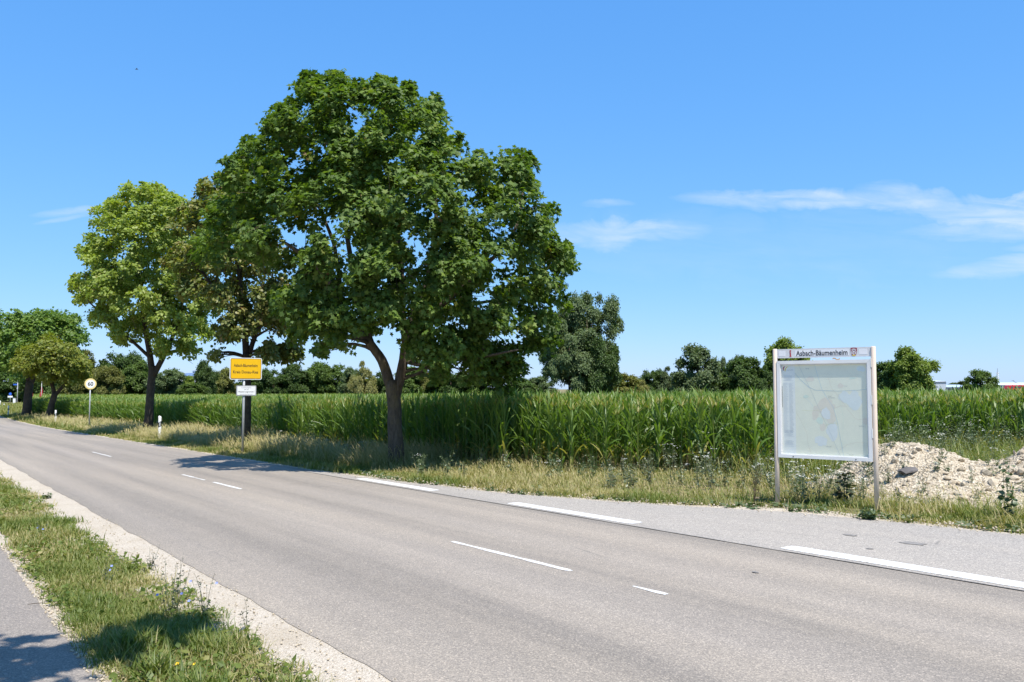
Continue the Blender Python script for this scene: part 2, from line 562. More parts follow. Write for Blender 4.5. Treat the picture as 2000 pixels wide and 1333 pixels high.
t = NT('limestone')
o_ = t.obj()
n1 = t.noise(o_, 4, 6, 0.65)
oi = t.n('ShaderNodeObjectInfo')
c = t.mix(t.mapr(n1, 0.3, 0.7), (0.39, 0.318, 0.226), (0.545, 0.472, 0.365))
c = t.mix(t.mapr(t.attr('tint'), 0.0, 1.0, 0, 0.6), c, (0.36, 0.27, 0.16))
M['stone'] = t.pbr(c, 0.92, normal=t.bump(t.noise(o_, 22, 5, 0.7), 0.6, 0.015), spec=0.15)
t = NT('limestone_spoil')
p = t.pos()
v = t.n('ShaderNodeTexVoronoi', {'Vector': p, 'Scale': 26})
sv = t.n('ShaderNodeSeparateColor', {0: v.outputs['Color']})
c = t.ramp(sv.outputs[0], [(0, (0.21, 0.165, 0.11)), (0.4, (0.43, 0.36, 0.262)), (1, (0.545, 0.477, 0.372))])
c = t.mix(t.mapr(t.noise(p, 2.0, 5), 0.45, 0.7, 0, 0.65), c, (0.42, 0.345, 0.245))
M['spoil'] = t.pbr(c, 0.95, normal=t.bump(v.outputs['Distance'], 1.0, 0.03), spec=0.1)
M['dark_slab'] = plain('dark_slab_stone', (0.105, 0.095, 0.09), 0.8, var=0.25, scale=9)

rng = np.random.default_rng(7)

# ------------------------------------------------------------------ terrain and road sheets
def grid_sheet(name, S, D, mat, lift, edge=None, **props):
    """sheet over lists of s and d; edge(s) -> (d0, d1) optional ragged bounds for normalised D in 0..1"""
    S = np.asarray(S, float); D = np.asarray(D, float)
    if edge is None:
        ss, dd = np.meshgrid(S, D, indexing='ij')
    else:
        d0, d1 = edge(S)
        ss = np.repeat(S[:, None], len(D), 1)
        dd = d0[:, None] + (d1 - d0)[:, None] * D[None]
    x, y = XY(ss, dd)
    V = np.stack([x, y, gs(ss) + lift], -1).reshape(-1, 3)
    n, m = ss.shape
    i = (np.arange(n - 1)[:, None] * m + np.arange(m - 1)[None]).ravel()
    F = np.stack([i, i + m, i + m + 1, i + 1], 1)[:, ::-1]
    uv = np.stack([ss.ravel(), dd.ravel()], 1)
    return ob(name, mk(name, V, [F], mat, uv=uv), **props)


S_T = np.concatenate([[-4000, -1000, -300, -100, -50], np.arange(-20, 100, 4), [100, 120, 160, 220, 400, 1000, 4000]])
D_T = np.array([-4000, -800, -200, -60, -20, -8, -3, 0, 3, 6, 9, 12, 20, 40, 80, 160, 400, 1200, 4000])
grid_sheet('terrain', S_T, D_T, M['ground'], 0.0, kind='structure')
SR = np.concatenate([np.arange(-24, 30, 0.12), np.arange(30, 100, 0.5), np.arange(100, 300, 10)])


def rag(s, amp, sc, seed):
    return amp * (fbm(s * sc, s * 0 + 3.3, seed, 4) - 0.5) * 2


ROAD_L, ROAD_R = 2.47, 8.20
grid_sheet('road', SR, np.linspace(0, 1, 9), M['road'], 0.009,
           edge=lambda s: (ROAD_L + rag(s, 0.05, 1.5, 1), ROAD_R + rag(s, 0.06, 1.2, 2)), kind='structure')
lay_s = np.array([-24, 4.7, 6.5, 8.0, 9.9, 12.3, 15.4, 17.3, 18.8, 20.0])
lay_d = np.array([11.6, 11.02, 10.8, 10.55, 9.7, 8.9, 8.5, 8.34, 8.26, 8.21])


def lay_edge(s):
    return np.where(s < 20, np.interp(s, lay_s, lay_d), ROAD_R)


SL_ = np.arange(-24, 19.6, 0.12)
grid_sheet('layby_pavement', SL_, np.linspace(0, 1, 5), M['layby'], 0.013,
           edge=lambda s: (np.full_like(s, 7.90) + rag(s, 0.02, 0.7, 5), lay_edge(s) + rag(s, 0.09, 1.6, 6)), kind='structure')
grid_sheet('bitumen_joint', SL_, np.array([0, 1.0]), M['seam'], 0.017,
           edge=lambda s: (7.890 + rag(s, 0.02, 0.7, 5), 7.908 + rag(s, 0.02, 0.7, 5) + rag(s, 0.012, 3, 9)), kind='structure')
grid_sheet('footpath', SR, np.linspace(0, 1, 5), M['path'], 0.009,
           edge=lambda s: (np.full_like(s, -1.6), 1.02 + rag(s, 0.07, 1.5, 11)), kind='structure')
grid_sheet('gravel_shoulder', SR, np.linspace(0, 1, 4), M['gravel'], 0.005,
           edge=lambda s: (1.75 + rag(s, 0.1, 1.0, 12), np.full_like(s, 2.62)), kind='structure')
grid_sheet('path_gravel_edge', SR, np.linspace(0, 1, 3), M['gravel'], 0.005,
           edge=lambda s: (np.full_like(s, 0.9), 1.12 + rag(s, 0.10, 2.2, 13)), kind='structure')
grid_sheet('sandy_verge_edge', SR, np.linspace(0, 1, 4), M['gravel'], 0.005,
           edge=lambda s: (np.where(s < 19, np.minimum(lay_edge(s), 8.2) - 0.1, 8.0), lay_edge(s) + 0.22 + rag(s, 0.16, 0.9, 14) + 0.35 * np.exp(-((s - 7.6) / 1.3) ** 2)), kind='structure')


def marking(s0, s1, d0, d1, label, worn=0.0, seed=0):
    lift = 0.0165 if d0 > 7 else 0.0125
    if d0 < 7:
        d0, d1 = d0 + 0.012, d1 - 0.012
    s = np.linspace(s0, s1, max(8, int((s1 - s0) * 14)))
    hw = (d1 - d0) / 2 * (1 - worn * np.clip(fbm(s * 3.0, s * 0 + seed, 30 + seed, 3) * 1.4 - 0.2, 0, 1))
    c = (d0 + d1) / 2 + rag(s, 0.006, 2, 40 + seed)
    hw[0] *= 0.8; hw[-1] *= 0.8
    dd = np.stack([c - hw, c + hw], 1)
    ss = np.repeat(s[:, None], 2, 1)
    x, y = XY(ss, dd)
    V = np.stack([x, y, gs(ss) + lift], -1).reshape(-1, 3)
    i = np.arange(len(s) - 1) * 2
    F = np.stack([i, i + 1, i + 3, i + 2], 1)
    ob('lane_marking', mk('lane_marking', V, [F], M['paint'], uv=np.stack([ss.ravel(), dd.ravel()], 1)),
       label=label, category='road marking')


marking(5.22, 5.64, 5.35, 5.45, 'short worn white scrap of centre line nearest the camera', 0.9, 1)
marking(6.5, 8.72, 5.34, 5.45, 'long thin white centre dash near the middle of the road', 0.55, 2)
marking(16.5, 18.3, 5.33, 5.45, 'white centre dash, nearer piece of the pair in mid road', 0.4, 3)
marking(18.9, 20.7, 5.33, 5.43, 'white centre dash, farther worn piece of the pair in mid road', 0.7, 4)
marking(29.2, 32.4, 5.34, 5.46, 'far white centre dash on the road left of the town sign', 0.6, 5)
marking(68.5, 72.0, 5.36, 5.48, 'farthest white centre dash at the left edge of the picture', 0.4, 6)
marking(2.9, 6.02, 8.0, 8.26, 'broad white edge dash below the map board at right', 0.05, 7)
marking(8.38, 11.3, 8.0, 8.25, 'broad white edge dash, middle one of the three along the lay-by', 0.08, 8)
marking(13.75, 16.95, 8.0, 8.25, 'broad white edge dash nearest the big maple trunk', 0.1, 9)
marking(-2.6, 0.5, 8.0, 8.26, 'broad white edge dash beyond the lower right corner', 0.05, 10)
grid_sheet('side_road', np.arange(178, 260, 8.0), np.array([-40, -20, 0, 9, 14, 20, 27.0]), M['layby'], 0.012, kind='structure')
# small tar blots on the lay-by
for k, (px, py, rs, rd) in enumerate([(1660, 1048, 0.09, 0.07), (1785, 1065, 0.15, 0.09), (1700, 1075, 0.04, 0.04), (1475, 1121, 0.04, 0.03)]):
    g = at(px, py); s, d = SD(g.x, g.y)
    a = np.arange(14) / 14 * 2 * math.pi
    rr = 0.6 + 0.7 * rng.random(14)
    ss, dd = s + rs * rr * np.cos(a), d + rd * rr * np.sin(a)
    x, y = XY(ss, dd)
    ob('tar_patch', mk('tar_patch', np.stack([x, y, gs(ss) + 0.018], 1), [np.arange(14)[None]], M['tar']), kind='structure')

# ------------------------------------------------------------------ trees
def leaf_maple():
    h = [(0.44, -0.06), (0.29, 0.18), (0.60, 0.42), (0.23, 0.56)]
    pts = [(0.0, 0.0)] + h + [(0.0, 1.0)] + [(-x, y) for x, y in h[::-1]]
    V = np.array([(x, y, -0.10 * x * x * 2 - 0.16 * y * y + 0.05 * abs(x)) for x, y in pts])
    n = len(pts)
    return V, [np.array([list(range(n))])]


def leaf_round():
    pts = [(0, 0), (0.36, 0.22), (0.34, 0.62), (0, 1), (-0.34, 0.62), (-0.36, 0.22)]
    V = np.array([(x, y, -0.25 * x * x - 0.14 * y * y) for x, y in pts])
    return V, [np.array([(0, 1, 2, 3), (0, 3, 4, 5)])]


def leaf_kite():
    V = np.array([(0, 0, 0), (0.34, 0.45, -0.03), (0, 1, -0.14), (-0.34, 0.45, -0.03)])
    return V, [np.array([(0, 1, 2, 3)])]


def crown_leaves(lobes, size, density, rs, template, spray_r=0.36, per=16, centre=None, up=0.75, droop=0.35, flat=0.35):
    """leaf sprays spread over and through lobes; returns merged arrays"""
    TV, TF = template
    P, Nn, Fw, Sz, Ti = [], [], [], [], []
    C = np.mean([l[0] for l in lobes], 0) if centre is None else centre
    for (c, r) in lobes:
        c = np.asarray(c, float)
        ns = max(5, int(density * 1.12 * r * r))
        spr = min(spray_r, max(0.5 * spray_r, 0.75 * r))
        d = unit(rs.normal(size=(ns, 3)))
        d[:, 2] = np.where(d[:, 2] < -0.45, -d[:, 2] * 0.6, d[:, 2])
        d = unit(d)
        rad = r * np.power(rs.random(ns), 0.33) * (0.72 + 0.34 * rs.random(ns))
        p = c + d * rad[:, None] * np.array([1, 1, 0.92])
        outw = unit(0.6 * d + 0.6 * unit(p - C))
        sn = unit(np.array([0, 0, up]) + outw * 0.5 + rs.normal(size=(ns, 3)) * 0.2)
        st = rs.normal(size=ns) * 0.13
        k = rs.poisson(per, ns).clip(4)
        idx = np.repeat(np.arange(ns), k)
        n = len(idx)
        a = rs.random(n) * 2 * math.pi
        rr = np.sqrt(rs.random(n)) * spr * (0.7 + 0.6 * rs.random(ns))[idx]
        FR = frames(sn[idx], outw[idx] + 1e-3)
        lx, ly = np.cos(a) * rr, np.sin(a) * rr
        lz = rs.normal(size=n) * spr * flat * 0.5 - droop * rr * rr / spray_r
        off = np.einsum('nij,nj->ni', FR, np.stack([lx, ly, lz], 1))
        P.append(p[idx] + off)
        Nn.append(unit(sn[idx] + rs.normal(size=(n, 3)) * 0.42))
        Fw.append(unit(outw[idx] * 0.5 + off / spray_r + rs.normal(size=(n, 3)) * 0.35 + np.array([0, 0, -0.25])))
        Sz.append(size * (0.65 + 0.6 * rs.random(n)))
        Ti.append(np.clip(0.42 + st[idx] + rs.normal(size=n) * 0.17, 0, 1))
    P, Nn, Fw, Sz, Ti = map(np.concatenate, (P, Nn, Fw, Sz, Ti))
    return scatter(TV, TF, P, frames(Nn, Fw), Sz, Ti)


def sublobes(lobes, rs, r_sub, k=1.3):
    """break big lobes into many small leaf clumps with gaps between them, upper ones drawn out into shoots"""
    out = []
    for c, r in lobes:
        if r < 1.3 * r_sub:
            out.append((c, r)); continue
        n = max(4, int(k * (r / r_sub) ** 2))
        d = unit(rs.normal(size=(n, 3)))
        d[:, 2] = np.where(d[:, 2] < -0.6, -d[:, 2], d[:, 2])
        rad = r * np.power(rs.random(n), 0.36)
        for i in range(n):
            q = r_sub * (0.55 + 0.75 * rs.random())
            p = c + d[i] * min(rad[i], max(r - q * 0.85, 0.1))
            out.append((p, q))
            if d[i][2] > 0.3 and rad[i] > 0.7 * r and rs.random() < 0.45:
                out.append((p + np.array([rs.normal() * 0.25, rs.normal() * 0.25, 0.75 + 0.35 * rs.random()]) * q, q * 0.5))
    return out


def bend(a, b, rs, k=6, sag=0.12):
    a, b = np.asarray(a, float), np.asarray(b, float)
    L = np.linalg.norm(b - a)
    t = np.linspace(0, 1, k)[:, None]
    mid = (a + b) / 2 + rs.normal(size=3) * sag * L * 0.6 + np.array([0, 0, sag * L])
    return (1 - t) ** 2 * a + 2 * t * (1 - t) * mid + t * t * b


def wood(skel, lobes, rs, r0=0.06, twigs=3, k=8):
    parts, nodes = [], []
    for pts, rad in skel:
        pts = np.asarray(pts, float)
        # finer, gently uneven polyline
        t = np.arange(len(pts)); tt = np.linspace(0, len(pts) - 1, (len(pts) - 1) * 4 + 1)
        fine = np.stack([np.interp(tt, t, pts[:, j]) for j in range(3)], 1)
        fine[1:-1] = (fine[:-2] + 2 * fine[1:-1] + fine[2:]) / 4
        fine[1:-1] += rs.normal(size=(len(fine) - 2, 3)) * 0.006
        fr = np.interp(tt, t, rad)
        parts.append(tube(fine, fr, 12 if rad[0] > 0.12 else k))
        nodes += [(fine[j], fr[j]) for j in range(len(fine))]
    NP = np.array([n[0] for n in nodes]); NR = np.array([n[1] for n in nodes])
    base_z = skel[0][0][-1][2]
    for c, r in sorted(lobes, key=lambda l: np.linalg.norm(np.asarray(l[0]) - NP[len(NP) // 2])):
        c = np.asarray(c, float)
        dist = np.linalg.norm(NP - c, axis=1) + np.where(NP[:, 2] > c[2] + 0.1, 1.5, 0) + np.where(NP[:, 2] < base_z * 0.85, 50, 0)
        j = int(np.argmin(dist))
        tip = c + np.array([0, 0, 0.35 * r])
        b = bend(NP[j], tip, rs)
        ra = min(NR[j] * 0.75, r0)
        rr = np.linspace(ra, ra * 0.28, len(b))
        parts.append(tube(b, rr, 6))
        NP = np.concatenate([NP, b[1:]]); NR = np.concatenate([NR, rr[1:]])
        for q in range(twigs):
            e = c + unit(rs.normal(size=3) + np.array([0, 0, 0.4])) * r * 0.85
            w = bend(b[2 + q % 3], e, rs, 4, 0.08)
            parts.append(tube(w, np.linspace(ra * 0.32, 0.006, 4), 4, cap=False))
    return parts


def tree(name, label, base, lobes, skel, leafmat, barkmat, seed, size, density, template, group=None, **kw):
    rs = np.random.default_rng(seed)
    root = thing(name, label, 'tree', base, 0, group)
    wd = kw.pop('wood_args', {})
    ob('trunk', mesh_of('trunk', wood(skel, lobes, rs, **wd), barkmat, smooth=True), root)
    sub = kw.pop('sub', None)
    V, Fs, T = crown_leaves(sublobes(lobes, rs, *sub) if sub else lobes, size, density, rs, template, **kw)
    print(name, 'crown verts', len(V))
    ob('crown', mk('crown', V, Fs, leafmat, tint=T), root)
    return root, len(V)


def lobes_px(L, bx, by, ppm, depth, seed, cx, rx, cy, ry, layers=3, base=None):
    """crown lobes measured on the photograph, each repeated through the crown's depth inside an ellipsoid"""
    rs = np.random.default_rng(seed)
    out = []
    ctr = np.array([(cx - bx) / ppm, 0, (by - cy) / ppm])
    for (px, py, r) in L:
        x, z, rr = (px - bx) / ppm, (by - py) / ppm, r / ppm
        h = depth * math.sqrt(max(0.02, 1 - ((px - cx) / rx) ** 2 - ((py - cy) / ry) ** 2))
        ys = [0.0] if h < rr * 0.9 else list(np.linspace(-1, 1, layers) * max(0.0, h - rr * 0.6))
        if len(ys) > 1 and py > cy + 0.55 * ry:
            ys = [ys[0], ys[0] * 0.5, 0.0]      # low boughs reach out over the road side
        elif len(ys) > 1 and py > cy:
            ys = [ys[0], 0.0, ys[-1] * 0.5]
        elif len(ys) > 1:
            ys = [ys[0], 0.0, ys[-1] * 0.7]
        for y in ys:
            if len(ys) > 1 and abs(y) < 1e-6 and rs.random() < 0.15:
                continue
            j = rs.normal(size=3) * rr * 0.22 * (0.4 if abs(y) < 1e-6 else 1)
            p = np.array([x, y, z])
            p = ctr + (p - ctr) * np.array([1 - 0.06 * abs(y) / depth, 1, 1 - 0.08 * abs(y) / depth])
            p = p + j * (1, 1, 0.8)
            f = (base.y + p[1]) / base.y
            p = np.array([(base.x + p[0]) * f - base.x, p[1], (base.z + p[2] - CAM_H) * f + CAM_H - base.z])
            out.append((p, rr * (1.0 + 0.22 * rs.random())))
    return out


ntri = 0
# the big maple beside the road
b1 = at(773, 912)
P1 = 75.5
L1 = [(650, 185, 44), (648, 148, 22), (598, 175, 28), (597, 148, 14), (735, 180, 36), (735, 150, 16), (783, 195, 26), (788, 165, 13), (640, 270, 85), (545, 265, 55), (540, 215, 24),
      (760, 280, 80), (838, 235, 38), (842, 195, 20), (852, 320, 58), (500, 320, 50), (478, 280, 20), (470, 400, 70), (570, 400, 90), (425, 465, 45),
      (405, 420, 22), (395, 500, 25), (480, 505, 48), (680, 390, 95), (800, 410, 90), (925, 365, 52), (935, 315, 22), (1010, 335, 36), (1008, 300, 20), (1000, 420, 62), (1060, 445, 30),
      (1077, 410, 15), (1050, 515, 55), (1095, 510, 30), (1112, 490, 14), (905, 490, 85), (1015, 600, 65), (1085, 560, 25), (900, 600, 70), (965, 690, 55), (1035, 670, 42), (1070, 630, 25),
      (885, 700, 42), (960, 738, 26), (985, 770, 14), (850, 732, 18), (590, 530, 55), (560, 600, 38), (610, 640, 35), (640, 675, 20), (760, 520, 55), (800, 610, 55),
      (1000, 720, 34), (920, 742, 20), (880, 560, 50), (710, 450, 60), (598, 160, 14), (650, 162, 18), (690, 160, 18), (712, 172, 20), (760, 172, 14), (562, 200, 16), (868, 275, 18), (905, 320, 18), (965, 330, 16), (1030, 310, 14), (1038, 360, 18), (1075, 430, 16), (1108, 520, 16), (455, 300, 12), (640, 585, 40), (675, 640, 28), (615, 555, 40), (700, 600, 30), (590, 650, 30), (575, 620, 32), (655, 672, 18), (718, 645, 24), (545, 590, 28), (620, 690, 12), (700, 560, 30), (745, 600, 34), (715, 520, 34), (650, 138, 15), (625, 195, 20), (598, 146, 13), (735, 146, 14), (790, 160, 11), (842, 186, 14), (848, 270, 30), (830, 700, 30), (860, 740, 18), (930, 720, 40), (1000, 738, 20), (850, 650, 50), (528, 235, 14), (1100, 590, 16), (855, 215, 14)]
lob1 = lobes_px(L1, 773, 912, P1, 3.5, 3, 760, 385, 450, 355, base=b1)


def pl(L, bx, by, ppm, dep):
    return [((px - bx) / ppm, y, (by - py) / ppm) for (px, py), y in zip(L, dep)]


def Q(L, dep=None):
    return pl(L, 773, 912, P1, dep or [0] * len(L))


sk1 = [(Q([(776, 932), (774, 905), (772, 850), (769, 790), (764, 745)]), [0.31, 0.225, 0.19, 0.178, 0.18]),
       (Q([(762, 755), (745, 705), (722, 672), (690, 640), (665, 600), (648, 555), (615, 515), (560, 480)], [0, -.05, -.1, -.15, -.25, -.4, -.6, -.9]), [0.14, 0.125, 0.11, 0.095, 0.083, 0.075, 0.06, 0.04]),
       (Q([(726, 680), (712, 640), (692, 580), (682, 520), (668, 440), (655, 340), (650, 240)], [0, 0, 0, 0.1, 0.2, 0.2, 0.1]), [0.09, 0.086, 0.08, 0.072, 0.06, 0.04, 0.02]),
       (Q([(668, 600), (655, 530), (640, 470), (610, 400), (560, 330)], [-.2, 0.2, 0.5, 0.8, 1.2]), [0.07, 0.06, 0.055, 0.04, 0.02]),
       (Q([(768, 790), (782, 730), (790, 680), (802, 630), (830, 570), (850, 480), (850, 360), (840, 270)], [0, 0, -.05, -.1, -.2, -.3, -.3, -.3]), [0.135, 0.128, 0.117, 0.10, 0.082, 0.065, 0.045, 0.02]),
       (Q([(792, 670), (820, 635), (880, 590), (950, 530), (1010, 460), (1020, 380)], [0, -.3, -.7, -1, -1.1, -1]), [0.085, 0.08, 0.07, 0.055, 0.04, 0.02]),
       (Q([(785, 705), (815, 714), (850, 716), (900, 706), (960, 700), (1010, 690)], [0, -.2, -.5, -.9, -1.3, -1.6]), [0.07, 0.06, 0.055, 0.045, 0.035, 0.02]),
       (Q([(790, 690), (780, 600), (770, 480), (745, 360), (735, 240)], [0, 0.5, 0.9, 1.0, .8]), [0.09, 0.08, 0.065, 0.045, 0.02]),
       (Q([(800, 640), (850, 600), (930, 580), (1020, 560)], [0, 0.9, 1.6, 2.2]), [0.08, 0.06, 0.045, 0.02])]
_, n = tree('maple_tree', 'large dark green maple with forked trunk between the road and the maize', b1, lob1, sk1, M['maple'], M['bark'], 11,
            0.114, 66, leaf_maple(), spray_r=0.21, per=13, up=0.5, sub=(0.30, 1.1))
print('maple verts', n, 'lobes', len(lob1))

# the yellow-green maple farther along the road
b2 = at(288, 848)
L2 = [(240, 385, 30), (238, 362, 13), (290, 390, 34), (275, 366, 12), (200, 425, 30), (205, 395, 10), (330, 410, 38), (180, 490, 34), (165, 460, 10), (250, 460, 48), (325, 490, 50), (150, 565, 24), (138, 550, 10),
      (195, 570, 42), (270, 560, 50), (350, 570, 50), (205, 635, 28), (185, 620, 18), (260, 635, 38), (325, 640, 38), (385, 650, 30), (360, 690, 22), (310, 690, 20), (180, 530, 22), (400, 600, 32), (160, 585, 18),
      (385, 520, 35), (235, 665, 15), (222, 655, 12), (290, 440, 40)]
lob2 = lobes_px(L2, 288, 848, 35.7, 3.9, 5, 280, 175, 540, 200, base=b2)


def Q2(L, dep=None):
    return pl(L, 288, 848, 35.7, dep or [0] * len(L))


sk2 = [(Q2([(288, 856), (289, 840), (291, 790), (293, 750), (295, 715)]), [0.33, 0.26, 0.22, 0.21, 0.20]),
       (Q2([(294, 725), (288, 690), (278, 640), (268, 570), (255, 470), (245, 400)]), [0.18, 0.16, 0.13, 0.10, 0.06, 0.02]),
       (Q2([(297, 735), (312, 705), (330, 660), (345, 590), (340, 480)], [0, 0, .2, .4, .5]), [0.16, 0.14, 0.11, 0.08, 0.03]),
       (Q2([(290, 700), (250, 660), (205, 620), (160, 570)], [0, -.3, -.6, -.8]), [0.10, 0.08, 0.06, 0.02])]
_, n = tree('maple_tree', 'bright yellow-green maple standing left of the yellow town sign', b2, lob2, sk2, M['maple_pale'], M['bark_dark'], 12,
            0.155, 46, leaf_round(), spray_r=0.28, per=13, up=0.45, sub=(0.36, 1.22))
# olive maple behind the town sign
b3 = at(480, 873)
L3 = [(425, 360, 24), (455, 375, 38), (395, 385, 30), (440, 350, 12), (400, 440, 42), (465, 440, 50), (370, 500, 36), (430, 520, 45), (500, 520, 45), (360, 570, 32), (440, 595, 42), (510, 600, 42),
      (555, 600, 32), (585, 590, 22), (600, 605, 12), (530, 650, 38), (465, 640, 32), (570, 690, 20), (435, 665, 22), (545, 700, 24), (520, 700, 22), (350, 440, 30), (330, 520, 26), (420, 700, 12)]
lob3 = lobes_px(L3, 480, 873, 51.3, 2.7, 6, 465, 155, 530, 210, base=b3)


def Q3(L, dep=None):
    return pl(L, 480, 873, 51.3, dep or [0] * len(L))


sk3 = [(Q3([(480, 886), (480, 870), (480, 800), (480, 740), (479, 690)]), [0.24, 0.19, 0.165, 0.16, 0.155]),
       (Q3([(478, 700), (474, 650), (466, 580), (455, 480), (440, 390)]), [0.13, 0.12, 0.10, 0.07, 0.02]),
       (Q3([(481, 700), (492, 660), (505, 610), (520, 560), (525, 500)], [0, .1, .2, .3, .3]), [0.10, 0.09, 0.07, 0.05, 0.02]),
       (Q3([(474, 640), (440, 590), (400, 540), (370, 470)], [0, -.3, -.5, -.6]), [0.07, 0.06, 0.045, 0.02])]
_, n = tree('maple_tree', 'olive brownish maple right behind the yellow town sign', b3, lob3, sk3, M['maple_olive'], M['bark_dark'], 13,
            0.135, 54, leaf_round(), spray_r=0.24, per=12, up=0.45, sub=(0.31, 1.25))
# two trees by the road at the far left
b5 = at(52, 816)
L5 = [(30, 625, 18), (75, 618, 18), (105, 622, 18), (50, 650, 28), (95, 650, 28), (135, 645, 22), (143, 622, 9), (10, 660, 24), (-25, 640, 28), (150, 660, 14), (20, 690, 24), (130, 675, 18), (60, 680, 24),
      (5, 720, 16), (45, 715, 16), (-25, 690, 26), (-50, 665, 20), (150, 690, 8), (30, 735, 10)]
lob5 = lobes_px(L5, 52, 816, 19.6, 4.5, 8, 50, 110, 680, 90, 3, base=b5)
sk5 = [(pl([(52, 820), (52, 800), (54, 770), (56, 745)], 52, 816, 19.6, [0] * 4), [0.5, 0.42, 0.38, 0.36]),
       (pl([(56, 750), (50, 715), (45, 680), (40, 640)], 52, 816, 19.6, [0] * 4), [0.3, 0.25, 0.18, 0.05]),
       (pl([(56, 750), (72, 725), (95, 690), (115, 650)], 52, 816, 19.6, [0] * 4), [0.28, 0.22, 0.16, 0.05])]
tree('ash_tree', 'tall fresh green tree at the left edge, behind a smaller olive one', b5, lob5, sk5, M['walnut'], M['bark_dark'], 14, 0.32, 17, leaf_kite(), spray_r=0.5, per=14, up=0.45, sub=(0.75, 1.5))
b4 = at(97, 822)
L4 = [(95, 672, 18), (60, 690, 20), (125, 690, 20), (90, 700, 26), (45, 712, 16), (150, 712, 18), (65, 725, 20), (115, 725, 24), (90, 740, 14), (140, 738, 14), (165, 720, 9), (30, 705, 9), (165, 735, 8)]
lob4 = lobes_px(L4, 97, 822, 21.7, 3.0, 9, 95, 85, 708, 55, 3, base=b4)
sk4 = [(pl([(93, 826), (96, 812), (100, 790), (106, 768)], 97, 822, 21.7, [0] * 4), [0.4, 0.33, 0.27, 0.26]),
       (pl([(105, 772), (98, 745), (90, 715), (85, 690)], 97, 822, 21.7, [0] * 4), [0.2, 0.16, 0.1, 0.04]),
       (pl([(106, 772), (122, 755), (132, 735), (135, 705)], 97, 822, 21.7, [0] * 4), [0.18, 0.13, 0.09, 0.04])]
tree('robinia_tree', 'small olive green round-crowned tree left of the 60 sign', b4, lob4, sk4, M['robinia'], M['bark_dark'], 15, 0.28, 28, leaf_kite(), spray_r=0.45, per=15, up=0.45)

# tree beside the photographer, outside the frame: it throws the dappled shade on the path
bx, by = -4.6, 0.2
lobS = [((3.0, 3.5, 5.0), 0.36), ((3.1, 3.85, 5.0), 0.34), ((3.3, 4.15, 4.9), 0.26), ((2.75, 3.3, 5.0), 0.30), ((2.2, 3.4, 5.0), 0.36), ((1.7, 3.75, 5.0), 0.25), ((2.5, 2.9, 5.1), 0.33), ((2.0, 2.75, 5.0), 0.45),
        ((2.7, 2.45, 5.2), 0.35), ((1.4, 2.6, 5.1), 0.5), ((2.2, 2.0, 5.3), 0.5), ((1.2, 3.3, 5.0), 0.4), ((0.6, 1.9, 5.9), 0.85), ((-1.0, 1.4, 6.3), 1.0), ((0.0, 0.6, 7.0), 1.1), ((-1.3, 0.0, 6.2), 1.0),
        ((0.5, -0.7, 6.4), 0.9), ((-0.2, 0.1, 8.0), 0.9), ((0.2, 1.7, 6.7), 0.8), ((1.4, 1.4, 5.8), 0.7)]
lobS = [(np.array(c, float), r) for c, r in lobS]
skS = [(np.array([(0, 0, -0.1), (0, 0, 0.3), (0.05, 0.1, 1.5), (0, 0.15, 3.0), (0, 0.2, 4.6)], float), [0.26, 0.2, 0.17, 0.16, 0.13]),
       (np.array([(0, 0.15, 3.2), (0.3, 1.0, 4.2), (0.5, 2.0, 4.9), (0.7, 3.0, 5.1)], float), [0.1, 0.08, 0.06, 0.03]),
       (np.array([(0, 0.2, 4.5), (-0.1, 0.2, 6), (-0.1, 0.1, 7.6)], float), [0.12, 0.08, 0.02])]
tree('path_tree', 'leafy tree beside the path next to the photographer, casting dappled shade', (bx, by, float(G(bx, by))), lobS, skS, M['maple'], M['bark'], 21, 0.19, 26, leaf_maple(), spray_r=0.3, per=12)

# ---- trees beyond the field: a few crown shapes, each tree a copy fitted to its own size
def far_variant(seed, kind):
    rs = np.random.default_rng(seed)
    lobes = []
    n = 44 if kind != 'big' else 85
    for i in range(n):
        for _ in range(60):
            p = rs.uniform(-1, 1, 3) * (0.5, 0.5, 0.5) + (0, 0, 0.5)
            z = p[2]
            if kind == 'round':
                w = 0.5 * math.sqrt(max(0, 1 - ((z - 0.5) / 0.52) ** 2)) * (0.95 if z > .3 else 1)
            elif kind == 'cone':
                w = 0.5 * min(1, (1.02 - z) / 0.62) * min(1, 0.5 + z * 3)
            elif kind == 'bush':
                w = 0.5 * math.sqrt(max(0, 1 - (max(z, 0.0)) ** 2.4))
            elif kind == 'tall':
                w = 0.5 * min(1, math.sqrt(max(0, 1 - ((z - 0.45) / 0.57) ** 2)) * 1.1)
            else:
                w = 0.5 * min(1, math.sqrt(max(0, 1 - ((z - 0.52) / 0.52) ** 2)) * 1.15)
            rho = math.hypot(p[0], p[1])
            if w > 0.05 and w * 0.4 < rho < w * 1.0:
                break
        lobes.append((p, (0.15 if kind != 'big' else 0.095) * (0.6 + 0.75 * rs.random())))
    # top tufts
    for i in range(5):
        a = rs.random() * 6.28
        q = 0.12 * rs.random() if kind in ('cone',) else 0.28 * rs.random()
        lobes.append((np.array([q * math.cos(a), q * math.sin(a), 0.93 - q * 0.5]), 0.055))
    return lobes


